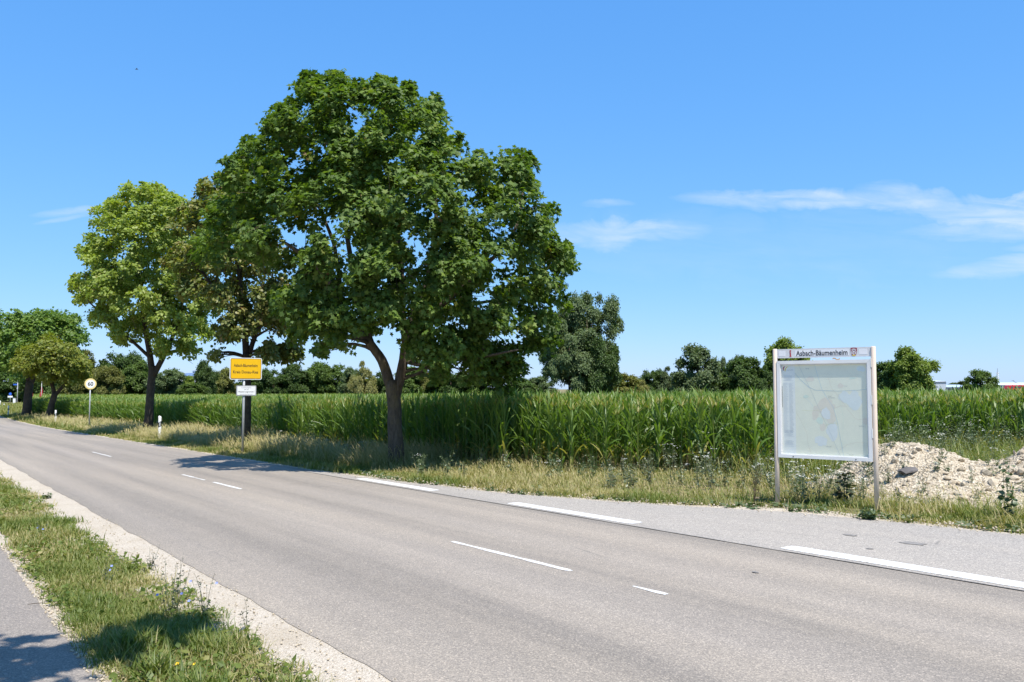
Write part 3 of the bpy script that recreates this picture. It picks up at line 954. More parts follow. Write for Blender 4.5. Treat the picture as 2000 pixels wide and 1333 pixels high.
FAR = {}
for kind, seeds, sz in (('round', (1, 2, 3), 0.046), ('cone', (4,), 0.042), ('bush', (5, 6), 0.05), ('tall', (7,), 0.042), ('big', (8, 9), 0.026)):
    for sd_ in seeds:
        rs = np.random.default_rng(100 + sd_)
        lb = far_variant(sd_, kind)
        V, Fs, T = crown_leaves(lb, sz, 3600 if kind != 'big' else 9000, rs, leaf_kite(), spray_r=0.05 if kind != 'big' else 0.034, per=9, centre=np.array([0, 0, 0.4]), up=0.6, flat=0.9)
        z0 = {'bush': 0.0, 'big': 0.03, 'tall': 0.06, 'cone': 0.06}.get(kind, 0.09)
        V[:, 2] = z0 + V[:, 2] * (1 - z0)
        me = mk('far_crown_' + kind, V, Fs, M['far_leaf'], tint=T)
        tr = [tube([(0, 0, -0.05), (0, 0, 0.2), (0.01, 0, 0.45), (0, 0.01, 0.75)], [0.028, 0.022, 0.016, 0.004], 7)]
        for q in range(5):
            e = lb[q][0] * (1, 1, 1 - z0) + np.array([0, 0, z0])
            tr.append(tube(bend((0, 0, 0.2 + 0.08 * q), e, rs, 4), [0.012, 0.009, 0.006, 0.002], 5))
        FAR.setdefault(kind, []).append((me, mesh_of('far_trunk', tr, M['bark_dark'], True)))
        print('far', kind, len(V))
DK, MD, LT, OL, PALE, BL = (0.062, 0.098, 0.026), (0.085, 0.125, 0.030), (0.13, 0.17, 0.032), (0.14, 0.14, 0.038), (0.22, 0.205, 0.08), (0.095, 0.125, 0.058)
far_n = [0]


def far_tree(cx, w, top, Y, kind, col, label, sink=0.0, group='trees beyond the maize field', asp=1.0, name=None, cat=None):
    i = far_n[0]; far_n[0] += 1
    x, ztop = xz_at(cx, top, Y)
    zg = float(G(x, Y)) - sink
    W = w / F_PX * Y
    cm, tm = FAR[kind][i % len(FAR[kind])]
    root = thing(name or ('bush' if kind == 'bush' else 'field_tree'), label, cat or ('bush' if kind == 'bush' else 'tree'), (x, Y, zg), rng.random() * 6.28, group)
    root.scale = (W, W * asp, ztop - zg)
    j = 1.08 + 0.36 * rng.random()
    c = ob('crown', cm, root); c.color = (col[0] * j, col[1] * j, col[2] * j, 1)
    ob('trunk', tm, root)


far_tree(-15, 110, 690, 185, 'round', DK, 'dark tree at the left edge behind the street lamp')
far_tree(40, 80, 715, 180, 'bush', DK, 'dark bush mass at far left behind the blue round sign')
far_tree(95, 90, 705, 176, 'round', DK, 'dark tree behind the red banners at far left')
far_tree(150, 85, 700, 170, 'bush', DK, 'dark bushy tree behind the small olive tree at left')
far_tree(168, 78, 682, 165, 'cone', OL, 'olive pointed tree rising right of the small round-crowned tree')
far_tree(200, 50, 712, 188, 'tall', MD, 'slim tree in the gap right of the olive pointed tree')
far_tree(236, 78, 690, 168, 'round', DK, 'dark round tree with highest crown left of the yellow-green maple trunk')
far_tree(212, 55, 722, 158, 'round', OL, 'olive tree in front of the highest dark round tree at left')
far_tree(268, 62, 712, 166, 'round', MD, 'mid green tree just left of the yellow-green maple trunk')
far_tree(325, 72, 722, 164, 'round', BL, 'grey green tree just right of the yellow-green maple trunk')
far_tree(366, 50, 733, 170, 'bush', LT, 'light green bushy tree in front of the blue-roofed hall')
far_tree(403, 44, 712, 160, 'round', DK, 'compact dark tree with bare stem left of the town sign')
far_tree(436, 52, 720, 172, 'round', OL, 'olive tree touching the left side of the town sign')
far_tree(378, 60, 752, 155, 'bush', MD, 'low green hedge bush under the white tower block')
far_tree(490, 80, 735, 178, 'bush', DK, 'dark bush mass behind the white notice plate')
far_tree(535, 60, 722, 176, 'round', DK, 'dark tree right of the town sign, lowest crown of the row')
far_tree(577, 58, 718, 178, 'round', DK, 'dark round tree, first of the open row right of the olive maple')
far_tree(613, 60, 714, 182, 'round', MD, 'mid green tree, second of the open row right of the olive maple')
far_tree(655, 70, 712, 180, 'round', MD, 'mid green tree with broad top in the open row left of the big trunk')
far_tree(688, 44, 722, 175, 'bush', BL, 'grey green bush between the broad tree and the pale pointed one')
far_tree(708, 48, 704, 172, 'cone', PALE, 'pale olive pointed tree just left of the big maple trunk')
far_tree(742, 50, 727, 180, 'round', DK, 'dark tree half hidden by the left side of the big trunk')
far_tree(795, 60, 722, 184, 'round', MD, 'tree seen through the fork right of the big trunk')
far_tree(829, 40, 699, 188, 'cone', OL, 'olive pointed tree seen under the big maple, right of its trunk')
far_tree(880, 80, 728, 184, 'round', DK, 'dark tree under the low right-hand boughs of the maple')
far_tree(945, 80, 732, 186, 'round', MD, 'tree behind the lowest hanging maple bough')
far_tree(1010, 70, 736, 188, 'bush', DK, 'dark bush right of the lowest hanging maple bough')
far_tree(1052, 60, 738, 190, 'bush', BL, 'blue green bush left of the great willow stem')
far_tree(1112, 118, 620, 162, 'big', BL, 'left stem and crown of the great grey green willow behind the field')
far_tree(1146, 122, 568, 166, 'big', BL, 'great tall grey green willow towering over the field')
far_tree(1172, 70, 660, 160, 'tall', DK, 'dark tree at the right foot of the great willow')
far_tree(1222, 62, 733, 168, 'bush', OL, 'olive bush right beside the great willow')
far_tree(1252, 32, 741, 174, 'bush', PALE, 'small pale straw coloured bush right of the olive bush')
far_tree(1276, 52, 723, 182, 'round', DK, 'dark rounded tree right of the small pale bush')
far_tree(1304, 44, 715, 180, 'cone', BL, 'thin loose grey green tree left of the large rounded one')
far_tree(1362, 84, 680, 172, 'bush', BL, 'large rounded grey green tree midway between willow and board')
far_tree(1405, 26, 700, 240, 'tall', BL, 'slim distant tree right of the large rounded one', 0, 'distant slim trees')
far_tree(1438, 34, 696, 240, 'tall', BL, 'pair-like slim distant tree nearer the board', 0, 'distant slim trees')
far_tree(1405, 64, 727, 178, 'bush', MD, 'green bush at the foot of the slim distant trees')
far_tree(1452, 80, 702, 176, 'bush', DK, 'broad dark dome-shaped tree left of the board')
far_tree(1494, 46, 712, 174, 'cone', DK, 'dark pointed tree touching the left post of the board')
far_tree(1538, 86, 672, 178, 'round', LT, 'green tree whose top shows above the board header')
far_tree(1610, 60, 718, 178, 'bush', DK, 'bush wholly behind the map board')
far_tree(1735, 66, 711, 178, 'bush', DK, 'dark tree touching the right post of the board')
far_tree(1782, 84, 687, 172, 'round', LT, 'fresh green tree between board and grey hall', asp=0.9)
for k, (cx, w, tp, lab) in enumerate([(1030, 90, 744, 'low hedge between the maple boughs and the great willow'), (1190, 60, 738, 'low dark hedge at the right foot of the great willow'), (1235, 70, 748, 'low hedge under the olive bush right of the willow'),
                                (1290, 70, 742, 'low hedge left of the large rounded tree'), (1335, 60, 735, 'dark bush at the left foot of the large rounded tree'), (1390, 80, 738, 'dark bush at the right foot of the large rounded tree'),
                                (1480, 90, 734, 'dark hedge left of the board at the foot of the dome-shaped tree'), (1760, 90, 738, 'dark hedge right of the board under the fresh green tree'), (560, 90, 742, 'dark hedge right of the town sign'),
                                (640, 120, 742, 'dark hedge under the open row of trees'), (730, 90, 742, 'dark hedge behind the big maple trunk'), (820, 120, 740, 'dark hedge right of the big maple trunk'), (900, 110, 742, 'dark hedge below the maple boughs'), (300, 110, 742, 'dark hedge right of the yellow-green maple trunk'),
                                (230, 110, 740, 'dark hedge left of the yellow-green maple trunk'), (430, 90, 748, 'dark hedge left of the town sign')]):
    far_tree(cx, w, tp, 192, 'bush', DK if k % 3 else MD, lab)
for cx, w, tp, kd, lab in ((-90, 120, 690, 'round', 'round tree beyond the left edge, nearest the frame'), (-190, 140, 700, 'bush', 'wide bush beyond the left edge'), (-310, 150, 685, 'round', 'second round tree beyond the left edge'), (-450, 160, 695, 'bush', 'far wide bush beyond the left edge'), (-620, 170, 680, 'round', 'third round tree beyond the left edge'),
                           (2070, 70, 715, 'bush', 'bush beyond the right edge behind the locomotive'), (2180, 110, 690, 'round', 'round tree beyond the right edge'), (2330, 130, 710, 'bush', 'wide bush beyond the right edge')):
    far_tree(cx, w, tp, 215, kd, MD, lab)
far_tree(1916, 58, 726, 196, 'bush', MD, 'round dark bush left of the lattice pylon')
far_tree(1893, 20, 752, 200, 'bush', MD, 'small bush at the left foot of the round dark bush')
far_tree(1942, 20, 751, 200, 'bush', MD, 'small bush at the right foot of the round dark bush')
far_tree(1860, 7, 755, 205, 'cone', DK, 'small conical sapling, left of the pair before the blue shed')
far_tree(1875, 7, 755, 205, 'cone', DK, 'small conical sapling, right of the pair before the blue shed')
far_tree(1817, 9, 755, 205, 'cone', DK, 'small conical sapling before the white box building')
for k, (cx, w, tp) in enumerate([(1850, 60, 752), (1880, 50, 744), (1868, 34, 749), (1300, 300, 752), (1500, 220, 750), (600, 300, 748), (850, 260, 748), (250, 320, 745)]):
    far_tree(cx, w, tp, 420, 'bush', BL, ['distant wood edge left of the dark bush, lower part', 'distant wooded rise above the blue shed', 'distant low wood above the blue shed, left part',
             'distant wood behind the loose grey green tree', 'distant wood behind the dome-shaped tree', 'distant wood behind the open row of trees', 'distant wood seen below the maple', 'distant wood far behind the yellow-green maple'][k],
             group='distant woods', name='distant_wood', cat='wood')

# ------------------------------------------------------------------ maize
def strip(pts, wid, side, tint):
    """ribbon along pts with half-widths wid, side = unit vectors across"""
    pts = np.asarray(pts, float)
    L, Rr = pts - side * np.asarray(wid)[:, None], pts + side * np.asarray(wid)[:, None]
    n = len(pts)
    V = np.concatenate([L, Rr])
    i = np.arange(n - 1)
    return V, [np.stack([i, i + n, i + n + 1, i + 1], 1)], np.full(2 * n, tint)


def maize(seed):
    rs = np.random.default_rng(seed)
    H = 1.56 * (0.95 + 0.1 * rs.random())
    lean = rs.normal(size=2) * 0.04
    stalk = [tube([(0, 0, -0.05), (lean[0] * 0.3, lean[1] * 0.3, H * 0.5), (lean[0], lean[1], H)], [0.013, 0.011, 0.004], 5, cap=False)]
    stalk = [(V, f, np.full(len(V), 0.66)) for V, f, _ in stalk]
    leaves = []
    phi0 = rs.random() * 6.28
    n = 14
    for i in range(n):
        t = i / (n - 1)
        z0 = 0.16 + t * (H - 0.28)
        phi = phi0 + (i % 2) * math.pi + rs.normal() * 0.35
        Lf = (0.44 + 0.38 * math.sin(math.pi * min(1, 0.15 + t * 0.85))) * (0.85 + 0.3 * rs.random())
        el0 = R(63 + 19 * t + rs.normal() * 7)
        drop = (1.7 - 1.05 * t) * (0.6 + 0.7 * rs.random())
        q = np.linspace(0, 1, 7)
        el = el0 - drop * q ** 1.5
        st = Lf / 6
        r = np.concatenate([[0], np.cumsum(np.cos(el[:-1]) * st)])
        z = np.concatenate([[0], np.cumsum(np.sin(el[:-1]) * st)])
        tw = phi + 0.25 * rs.normal() * q
        pts = np.stack([np.cos(tw) * r + lean[0] * t, np.sin(tw) * r + lean[1] * t, z0 + z], 1)
        roll = rs.normal() * 0.35 + 0.5 * rs.normal() * q
        sd = np.stack([-np.sin(tw) * np.cos(roll), np.cos(tw) * np.cos(roll), np.sin(roll)], 1)
        w = 0.026 * np.array([0.45, 0.9, 1.0, 0.95, 0.8, 0.5, 0.05]) * (0.8 + 0.4 * rs.random())
        ti = np.clip(0.31 + 0.17 * t + rs.normal() * 0.10, 0, 0.70)
        if t < 0.15 and rs.random() < 0.5:
            ti = 0.8
        leaves.append(strip(pts, w, sd, ti))
    tas = []
    for i in range(8):
        a = rs.random() * 6.28
        o = 0.0 if i == 0 else 0.35 + 0.35 * rs.random()
        L = 0.24 if i == 0 else 0.15 + 0.07 * rs.random()
        q = np.linspace(0, 1, 4)[:, None]
        dr = np.array([math.cos(a) * o, math.sin(a) * o, 1.0])
        pts = np.array([lean[0], lean[1], H - 0.03 + 0.03 * (i > 0) * rs.random()]) + dr * L * q + np.array([math.cos(a), math.sin(a), -1]) * 0.06 * o * q ** 2
        sd = np.tile(unit(np.array([-math.sin(a), math.cos(a), 0.2])), (4, 1))
        tas.append(strip(pts, np.array([0.006, 0.010, 0.008, 0.003]), sd, 0.74 + 0.14 * rs.random()))
    return stalk, leaves, tas


CORN = []
lib = bpy.data.collections.new('maize_shapes')
for k in range(8):
    st_, lv_, ta_ = maize(300 + k)
    CORN.append((mesh_of('maize_stalk', st_, M['corn']), mesh_of('maize_leaves', lv_, M['corn'], True), mesh_of('maize_tassel', ta_, M['corn'])))
    lib.objects.link(bpy.data.objects.new('maize_shape_%d' % k, mesh_of('maize_whole', st_ + lv_ + ta_, M['corn'], True)))
front = [(60, 813), (200, 829), (330, 843), (700, 887), (800, 899), (960, 913), (1100, 923), (1300, 924), (1500, 929), (1640, 906), (1720, 886), (1850, 882), (2000, 884)]
fp = [at(*q) for q in front]
poly = [(v.x, v.y) for v in fp] + [(30, 23.5), (60, 26), (190, 40), (190, 186), (-106, 186)]
poly = np.array(poly)


def inside(x, y, P):
    r = np.zeros(len(x), bool)
    j = len(P) - 1
    for i in range(len(P)):
        c = ((P[i, 1] > y) != (P[j, 1] > y)) & (x < (P[j, 0] - P[i, 0]) * (y - P[i, 1]) / (P[j, 1] - P[i, 1] + 1e-12) + P[i, 0])
        r ^= c
        j = i
    return r


def edge_dist(x, y):
    d = np.full(len(x), 1e9)
    P = poly[:13]
    for a, b in zip(P[:-1], P[1:]):
        ab = b - a
        tt = np.clip(((x - a[0]) * ab[0] + (y - a[1]) * ab[1]) / (ab @ ab), 0, 1)
        d = np.minimum(d, np.hypot(x - a[0] - tt * ab[0], y - a[1] - tt * ab[1]))
    return d


def rows(ds, step, smin, smax, dmin, dmax):
    D = np.arange(dmin, dmax, ds)
    S = np.arange(smin, smax, step)
    ss, dd = np.meshgrid(S, D)
    ss = ss.ravel() + rng.normal(size=ss.size) * step * 0.25
    dd = dd.ravel() + rng.normal(size=dd.size) * 0.05
    return XY(ss, dd)


x, y = rows(0.50, 0.165, -40, 115, 10.2, 190)
ed = edge_dist(x, y)
dist = np.hypot(x, y)
wedge = (np.abs(x) < 0.70 * y + 6) & inside(x, y, poly)
keep = wedge & (rng.random(len(x)) < np.where(ed < 4, 1.0, np.where(dist < 45, 0.85, np.where(dist < 80, 0.5, 0.26))))
x, y, ed, dist = x[keep], y[keep], ed[keep], dist[keep]
x2, y2 = rows(1.1, 0.8, 60, 260, 10, 260)
k2 = (np.abs(x2) < 0.70 * y2 + 6) & inside(x2, y2, poly) & (np.hypot(x2, y2) > 115)
x1 = np.concatenate([x[dist <= 115], x2[k2]]); y1 = np.concatenate([y[dist <= 115], y2[k2]])
ed1 = edge_dist(x1, y1)
dist1 = np.hypot(x1, y1)
# the 300 front plants that show largest are things of their own
show = np.where((ed1 < 0.95) & (np.abs(x1) < 0.61 * y1), 1 / dist1, 0)
order = np.argsort(-show)
big = order[:300]
rest = np.setdiff1d(np.arange(len(x1)), big)
hz = 1.0 + 0.16 * (fbm(x1 * 0.35, y1 * 0.35, 77, 3) - 0.5) + rng.normal(size=len(x1)) * 0.045
hz *= np.where(ed1 < 1.2, 0.97, 1.0)
for j, i in enumerate(big):
    pxi = 1000 + F_PX * x1[i] / y1[i]
    reg = 0 if pxi < 475 else 1 if pxi < 773 else 2 if pxi < 1120 else 3 if pxi < 1519 else 4
    root = thing('maize_plant', 'tall maize plant at the field edge ' + ('left of the yellow town sign', 'between the town sign and the big maple trunk', 'under the right half of the big maple crown',
                 'in the open stretch left of the map board', 'behind or right of the map board')[reg], 'maize plant', (x1[i], y1[i], float(G(x1[i], y1[i]))), rng.random() * 6.28,
                 'front maize plants ' + ('left of the town sign', 'between sign and trunk', 'under the maple crown', 'left of the board', 'by the board')[reg])
    root.scale = (hz[i], hz[i], hz[i])
    a_, b_, c_ = CORN[j % len(CORN)]
    ob('stalk', a_, root); ob('leaves', b_, root); ob('tassel', c_, root)
n = len(rest)
me = bpy.data.meshes.new('maize_points')
me.vertices.add(n)
me.vertices.foreach_set('co', np.stack([x1[rest], y1[rest], G(x1[rest], y1[rest])], 1).astype(np.float32).ravel())
at_ = me.attributes.new('rot', 'FLOAT_VECTOR', 'POINT')
at_.data.foreach_set('vector', np.stack([rng.normal(size=n) * 0.04, rng.normal(size=n) * 0.04, rng.random(n) * 6.28], 1).astype(np.float32).ravel())
wide = np.where(dist1[rest] > 115, 1.9, np.where(dist1[rest] > 80, 1.5, np.where(dist1[rest] > 45, 1.2, 1.0)))
at_ = me.attributes.new('scl', 'FLOAT_VECTOR', 'POINT')
at_.data.foreach_set('vector', np.stack([hz[rest] * wide, hz[rest] * wide, hz[rest]], 1).astype(np.float32).ravel())
at_ = me.attributes.new('vi', 'INT', 'POINT')
at_.data.foreach_set('value', rng.integers(0, 8, n).astype(np.int32))
field = ob('maize_field', me, label='dense maize crop filling the field behind the front rows', category='maize', kind='stuff')
ng = bpy.data.node_groups.new('plant_maize', 'GeometryNodeTree')
ng.interface.new_socket('Geometry', in_out='INPUT', socket_type='NodeSocketGeometry')
ng.interface.new_socket('Geometry', in_out='OUTPUT', socket_type='NodeSocketGeometry')
gi, go = ng.nodes.new('NodeGroupInput'), ng.nodes.new('NodeGroupOutput')
ci = ng.nodes.new('GeometryNodeCollectionInfo')
ci.inputs['Collection'].default_value = lib
ci.inputs['Separate Children'].default_value = True
ci.inputs['Reset Children'].default_value = True
ip = ng.nodes.new('GeometryNodeInstanceOnPoints')
ip.inputs['Pick Instance'].default_value = True


def named(nm, ty):
    q = ng.nodes.new('GeometryNodeInputNamedAttribute')
    q.data_type = ty
    q.inputs['Name'].default_value = nm
    return q.outputs['Attribute']


ng.links.new(gi.outputs[0], ip.inputs['Points'])
ng.links.new(ci.outputs[0], ip.inputs['Instance'])
ng.links.new(named('vi', 'INT'), ip.inputs['Instance Index'])
ng.links.new(named('rot', 'FLOAT_VECTOR'), ip.inputs['Rotation'])
ng.links.new(named('scl', 'FLOAT_VECTOR'), ip.inputs['Scale'])
ng.links.new(ip.outputs[0], go.inputs[0])
md = field.modifiers.new('plants', 'NODES')
md.node_group = ng
print('maize', n)

# ------------------------------------------------------------------ grass and weeds
BL_V = np.array([(-1, 0, 0), (1, 0, 0), (-0.8, 0.10, 0.5), (0.8, 0.10, 0.5), (0, 0.42, 0.96)], float)
BL_F = [np.array([(0, 1, 3, 2)]), np.array([(2, 3, 4)])]
SEED_V = np.array([(-0.5, 0, 0), (0.5, 0, 0), (-0.45, 0.10, 0.62), (0.45, 0.10, 0.62), (-1.0, 0.22, 0.80), (1.0, 0.22, 0.80), (0, 0.42, 1.0)], float)
SEED_F = [np.array([(0, 1, 3, 2), (2, 3, 5, 4)]), np.array([(4, 5, 6)])]


def blades(x, y, h, w, tint, leanf=0.6, tpl=(BL_V, BL_F), z=None, wind=0.0, tt=None):
    n = len(x)
    az = rng.random(n) * 6.28 if wind == 0 else rng.normal(size=n) * 0.9 + wind
    tl = np.abs(rng.normal(size=n)) * leanf
    fw = np.stack([np.cos(az), np.sin(az), np.zeros(n)], 1)
    zz = unit(np.stack([np.sin(tl) * fw[:, 0], np.sin(tl) * fw[:, 1], np.cos(tl)], 1))
    Rm = frames(zz, fw + 1e-4)
    P = np.stack([x, y, (G(x, y) if z is None else z)], 1)
    return scatter(tpl[0], tpl[1], P, Rm, np.stack([w, h, h], 1), tint, tt)


def band(n, s0, s1, dlo, dhi, spow=1.0):
    u = rng.random(n) ** spow
    s = s0 + (s1 - s0) * u
    lo = dlo(s) if callable(dlo) else dlo
    hi = dhi(s) if callable(dhi) else dhi
    return s, lo + (hi - lo) * rng.random(n)


def patchy(s, d, sc, seed, lo, hi):
    return np.clip((fbm(s * sc, d * sc, seed, 4) - lo) / (hi - lo), 0, 1)


# strip of grass between path and road
def verge_lo(s):
    return 1.06 + rag(s, 0.10, 2.2, 13)


def verge_hi(s):
    return 2.06 + rag(s, 0.20, 0.55, 60) + rag(s, 0.12, 2.3, 61)


parts = []
for (n, s0, s1, hs, ws) in ((120000, 3.6, 10, 1.0, 1.0), (52000, 10, 22, 1.05, 1.5), (26000, 22, 70, 1.15, 3.0)):
    s, d = band(n, s0, s1, lambda q: verge_lo(q) - 0.03, lambda q: verge_hi(q) + 0.05)
    cover = patchy(s, d, 1.6, 62, 0.28, 0.6)
    edge = np.clip(np.minimum(d - verge_lo(s), verge_hi(s) - d) / 0.22, 0.08, 1)
    k = rng.random(n) < (0.18 + 0.82 * cover) * edge
    s, d, edge = s[k], d[k], edge[k]
    lush = patchy(s, d, 1.1, 64, 0.40, 0.68)
    dry = patchy(s, d, 0.9, 66, 0.36, 0.58)
    h = hs * (0.026 + 0.065 * lush + 0.05 * rng.random(len(s))) * (0.6 + 0.6 * rng.random(len(s)))
    h = np.where(rng.random(len(s)) < 0.012, h + 0.10, h)
    ti = np.clip(0.41 - 0.16 * lush + 0.36 * dry * (rng.random(len(s)) < 0.75) + rng.normal(size=len(s)) * 0.12, 0, 1)
    x, y = XY(s, d)
    parts.append(blades(x, y, h, ws * (0.0022 + 0.0022 * rng.random(len(s))), ti, 0.75))
# coarse tussocks
for (cs, cd, num, hh) in ((6.3, 1.35, 420, 0.26), (5.6, 1.32, 380, 0.24), (5.1, 1.45, 420, 0.25), (7.9, 1.42, 260, 0.16), (9.2, 1.9, 220, 0.14), (4.9, 1.9, 200, 0.15), (11.5, 1.3, 200, 0.16), (13.5, 2.0, 200, 0.16), (5.9, 1.75, 160, 0.18), (16, 1.4, 150, 0.16)):
    a, r = rng.random(num) * 6.28, np.abs(rng.normal(size=num)) * 0.10
    x, y = XY(cs + r * np.cos(a) * 1.5, cd + r * np.sin(a))
    parts.append(blades(x, y, 0.72 * hh * (0.5 + 0.7 * rng.random(num)), 0.0045 + 0.003 * rng.random(num), np.clip(0.28 + rng.normal(size=num) * 0.14, 0, 0.8), 0.6))
# broad low leaves of plantain and clover
s, d = band(9000, 3.6, 24, lambda q: verge_lo(q), verge_hi, 1.3)
k = rng.random(len(s)) < patchy(s, d, 1.3, 68, 0.45, 0.6)
s, d = s[k], d[k]
x, y = XY(s, d)
TV, TF = leaf_kite()
nn = len(x)
nr = unit(rng.normal(size=(nn, 3)) * 0.5 + np.array([0, 0, 1.0]))
parts.append(scatter(TV, TF, np.stack([x, y, gs(s) + 0.02 + 0.05 * rng.random(nn)], 1), frames(nr, rng.normal(size=(nn, 3))), 0.03 + 0.04 * rng.random(nn), np.clip(0.3 + 0.15 * rng.normal(size=nn), 0, 0.7)))
V, Fs, T = merge(parts)
ob('verge_grass', mk('verge_grass', V, Fs, M['grass'], tint=T), label='patchy green and dry grass strip between path and gravel shoulder', category='grass', kind='stuff')
print('verge grass', len(V))

# roadside grass on the field side
def corn_front(s):
    return np.interp(s, [-30, 3, 6, 9, 11.8, 13.6, 15.4, 17, 20, 100], [30, 24, 18.5, 16.5, 15.4, 14.2, 13.2, 12.9, 12.7, 12.6])


parts = []
# short mown fringe along the asphalt
for (n, s0, s1, ws) in ((46000, 1, 20, 1.0), (42000, 20, 45, 1.5), (26000, 45, 105, 3.0)):
    s, d = band(n, s0, s1, lambda q: lay_edge(q) + 0.04 + rag(q, 0.12, 0.9, 14) + 0.4 * np.exp(-((q - 7.8) / 0.9) ** 2), lambda q: lay_edge(q) + 1.5)
    k = rng.random(n) < np.clip(patchy(s, d, 1.4, 70, 0.25, 0.6) * 0.9 + 0.2, 0, 1) * np.clip((d - lay_edge(s)) / 0.35, 0.15, 1)
    k &= ~((s > 6.4) & (s < 9.6) & (d < 11.75) & (rng.random(n) < 0.72))
    s, d = s[k], d[k]
    x, y = XY(s, d)
    h = (0.05 + 0.09 * rng.random(len(s))) * (0.45 + 1.5 * patchy(s, d, 1.3, 71, 0.38, 0.7))
    dry = patchy(s, d, 0.9, 72, 0.34, 0.62)
    ti = np.clip(0.32 + 0.40 * dry + rng.normal(size=len(s)) * 0.13, 0, 1)
    parts.append(blades(x, y, h, ws * (0.004 + 0.003 * rng.random(len(s))), ti, 0.6))
# knee-high grass behind it, dry and seeding towards the left
for (n, s0, s1, ws) in ((60000, 1, 20, 1.0), (46000, 20, 45, 1.5), (24000, 45, 105, 2.6)):
    s, d = band(n, s0, s1, lambda q: lay_edge(q) + np.where(q > 19, 1.15, 0.55), lambda q: np.minimum(corn_front(q) + 0.7, 26))
    base = np.clip((d - lay_edge(s) - 0.5) / 0.9, 0.2, 1)
    heap_gap = 0
    k = rng.random(n) < np.clip(0.35 + 0.65 * patchy(s, d, 0.8, 74, 0.25, 0.55), 0, 1)
    k &= ~((s > 6.4) & (s < 9.4) & (d < 11.75) & (rng.random(n) < 0.85))
    s, d, base = s[k], d[k], base[k]
    x, y = XY(s, d)
    tall = np.where(s > 19, 0.75, 0.34)
    h = (0.14 + 0.34 * rng.random(len(s))) * base * tall * (0.75 + 0.7 * patchy(s, d, 0.5, 75, 0.35, 0.65))
    dry = patchy(s, d, 0.8, 76, 0.30, 0.56)
    ti = np.clip(0.32 + 0.30 * dry * (rng.random(len(s)) < 0.85) + rng.normal(size=len(s)) * 0.13, 0, 1)
    sd_ = rng.random(len(s)) < 0.30 + 0.25 * (s > 19)
    parts.append(blades(x[~sd_], y[~sd_], h[~sd_], ws * (0.0045 + 0.004 * rng.random((~sd_).sum())), ti[~sd_], 0.42))
    h2 = h[sd_] * (1.25 + 0.5 * rng.random(sd_.sum()))
    parts.append(blades(x[sd_], y[sd_], h2, ws * (0.004 + 0.003 * rng.random(sd_.sum())), np.clip(0.56 + 0.30 * rng.random(sd_.sum()), 0, 1), 0.36, (SEED_V, SEED_F), wind=2.6))
V, Fs, T = merge(parts)
ob('roadside_grass', mk('roadside_grass', V, Fs, M['grass'], tint=T), label='dry seeding roadside grass between asphalt and maize', category='grass', kind='stuff')
print('roadside grass', len(V))
# rough grass beside the path, left of it, and around the far road end
s, d = band(30000, 60, 190, 8.6, 30)
x, y = XY(s, d)
k = ~inside(x, y, poly)
x, y = x[k], y[k]
V, Fs, T = merge([blades(x, y, 0.25 + 0.3 * rng.random(len(x)), 0.02 + 0.02 * rng.random(len(x)), np.clip(0.42 + rng.normal(size=len(x)) * 0.16, 0, 1), 0.4)])
ob('meadow_grass', mk('meadow_grass', V, Fs, M['grass'], tint=T), label='rough meadow grass at the far end of the road', category='grass', kind='stuff')
s, d = band(26000, 3, 60, -3.4, -1.55, 1.5)
x, y = XY(s, d)
V, Fs, T = merge([blades(x, y, 0.08 + 0.2 * rng.random(len(x)), 0.006 + 0.004 * rng.random(len(x)), np.clip(0.35 + rng.normal(size=len(x)) * 0.16, 0, 1), 0.5)])
ob('bank_grass', mk('bank_grass', V, Fs, M['grass'], tint=T), label='grass on the outer side of the path', category='grass', kind='stuff')


def weed_parts(rs, h, spread, stems, leaf, tint, white=0.0, stem_r=0.004, lt=None):
    """upright branching herb: stems, small leaves, optional pale flower heads"""
    P = []
    LP, LN, LF, LS, LT = [], [], [], [], []
    for i in range(stems):
        a = rs.random() * 6.28
        b = np.array([math.cos(a), math.sin(a), 0]) * spread * 0.25 * rs.random()
        tip = np.array([math.cos(a), math.sin(a), 0]) * spread * rs.random() + np.array([0, 0, h * (0.6 + 0.5 * rs.random())])
        c = bend(b, tip, rs, 5, 0.08)
        V, f, _ = tube(c, np.linspace(stem_r, stem_r * 0.4, 5), 4, cap=False)
        P.append((V, f, np.full(len(V), tint + 0.05)))
        m = int(leaf[0] * (0.7 + 0.6 * rs.random()))
        for q in range(m):
            u = 0.08 + 0.92 * rs.random()
            k = min(int(u * 4), 3); w = u * 4 - k
            p = c[k] * (1 - w) + c[k + 1] * w
            o = unit(np.array([rs.normal(), rs.normal(), 0.4]))
            LP.append(p + o * leaf[1] * 0.4 * (1.2 - 0.6 * u)); LF.append(o); LN.append(unit(np.array([0, 0, 1]) + rs.normal(size=3) * 0.5))
            LS.append(leaf[1] * (0.5 + 0.8 * rs.random()) * (1.25 - 0.6 * u)); LT.append(np.clip(tint + rs.normal() * 0.12, 0, 0.84))
        if rs.random() < white:
            for q in range(7):
                LP.append(c[-1] + rs.normal(size=3) * np.array([0.035, 0.035, 0.01])); LF.append(unit(rs.normal(size=3) * np.array([1, 1, 0.1]))); LN.append(np.array([0.1, -0.2, 1]))
                LS.append(0.025 + 0.01 * rs.random()); LT.append(1.0)
    TV, TF = leaf_kite()
    P.append(scatter(TV, TF, np.array(LP), frames(np.array(LN), np.array(LF)), np.array(LS), np.array(LT)))
    return P


def shift(parts, x, y, z):
    return [(V + np.array([x, y, z]), f, t) for V, f, t in parts]


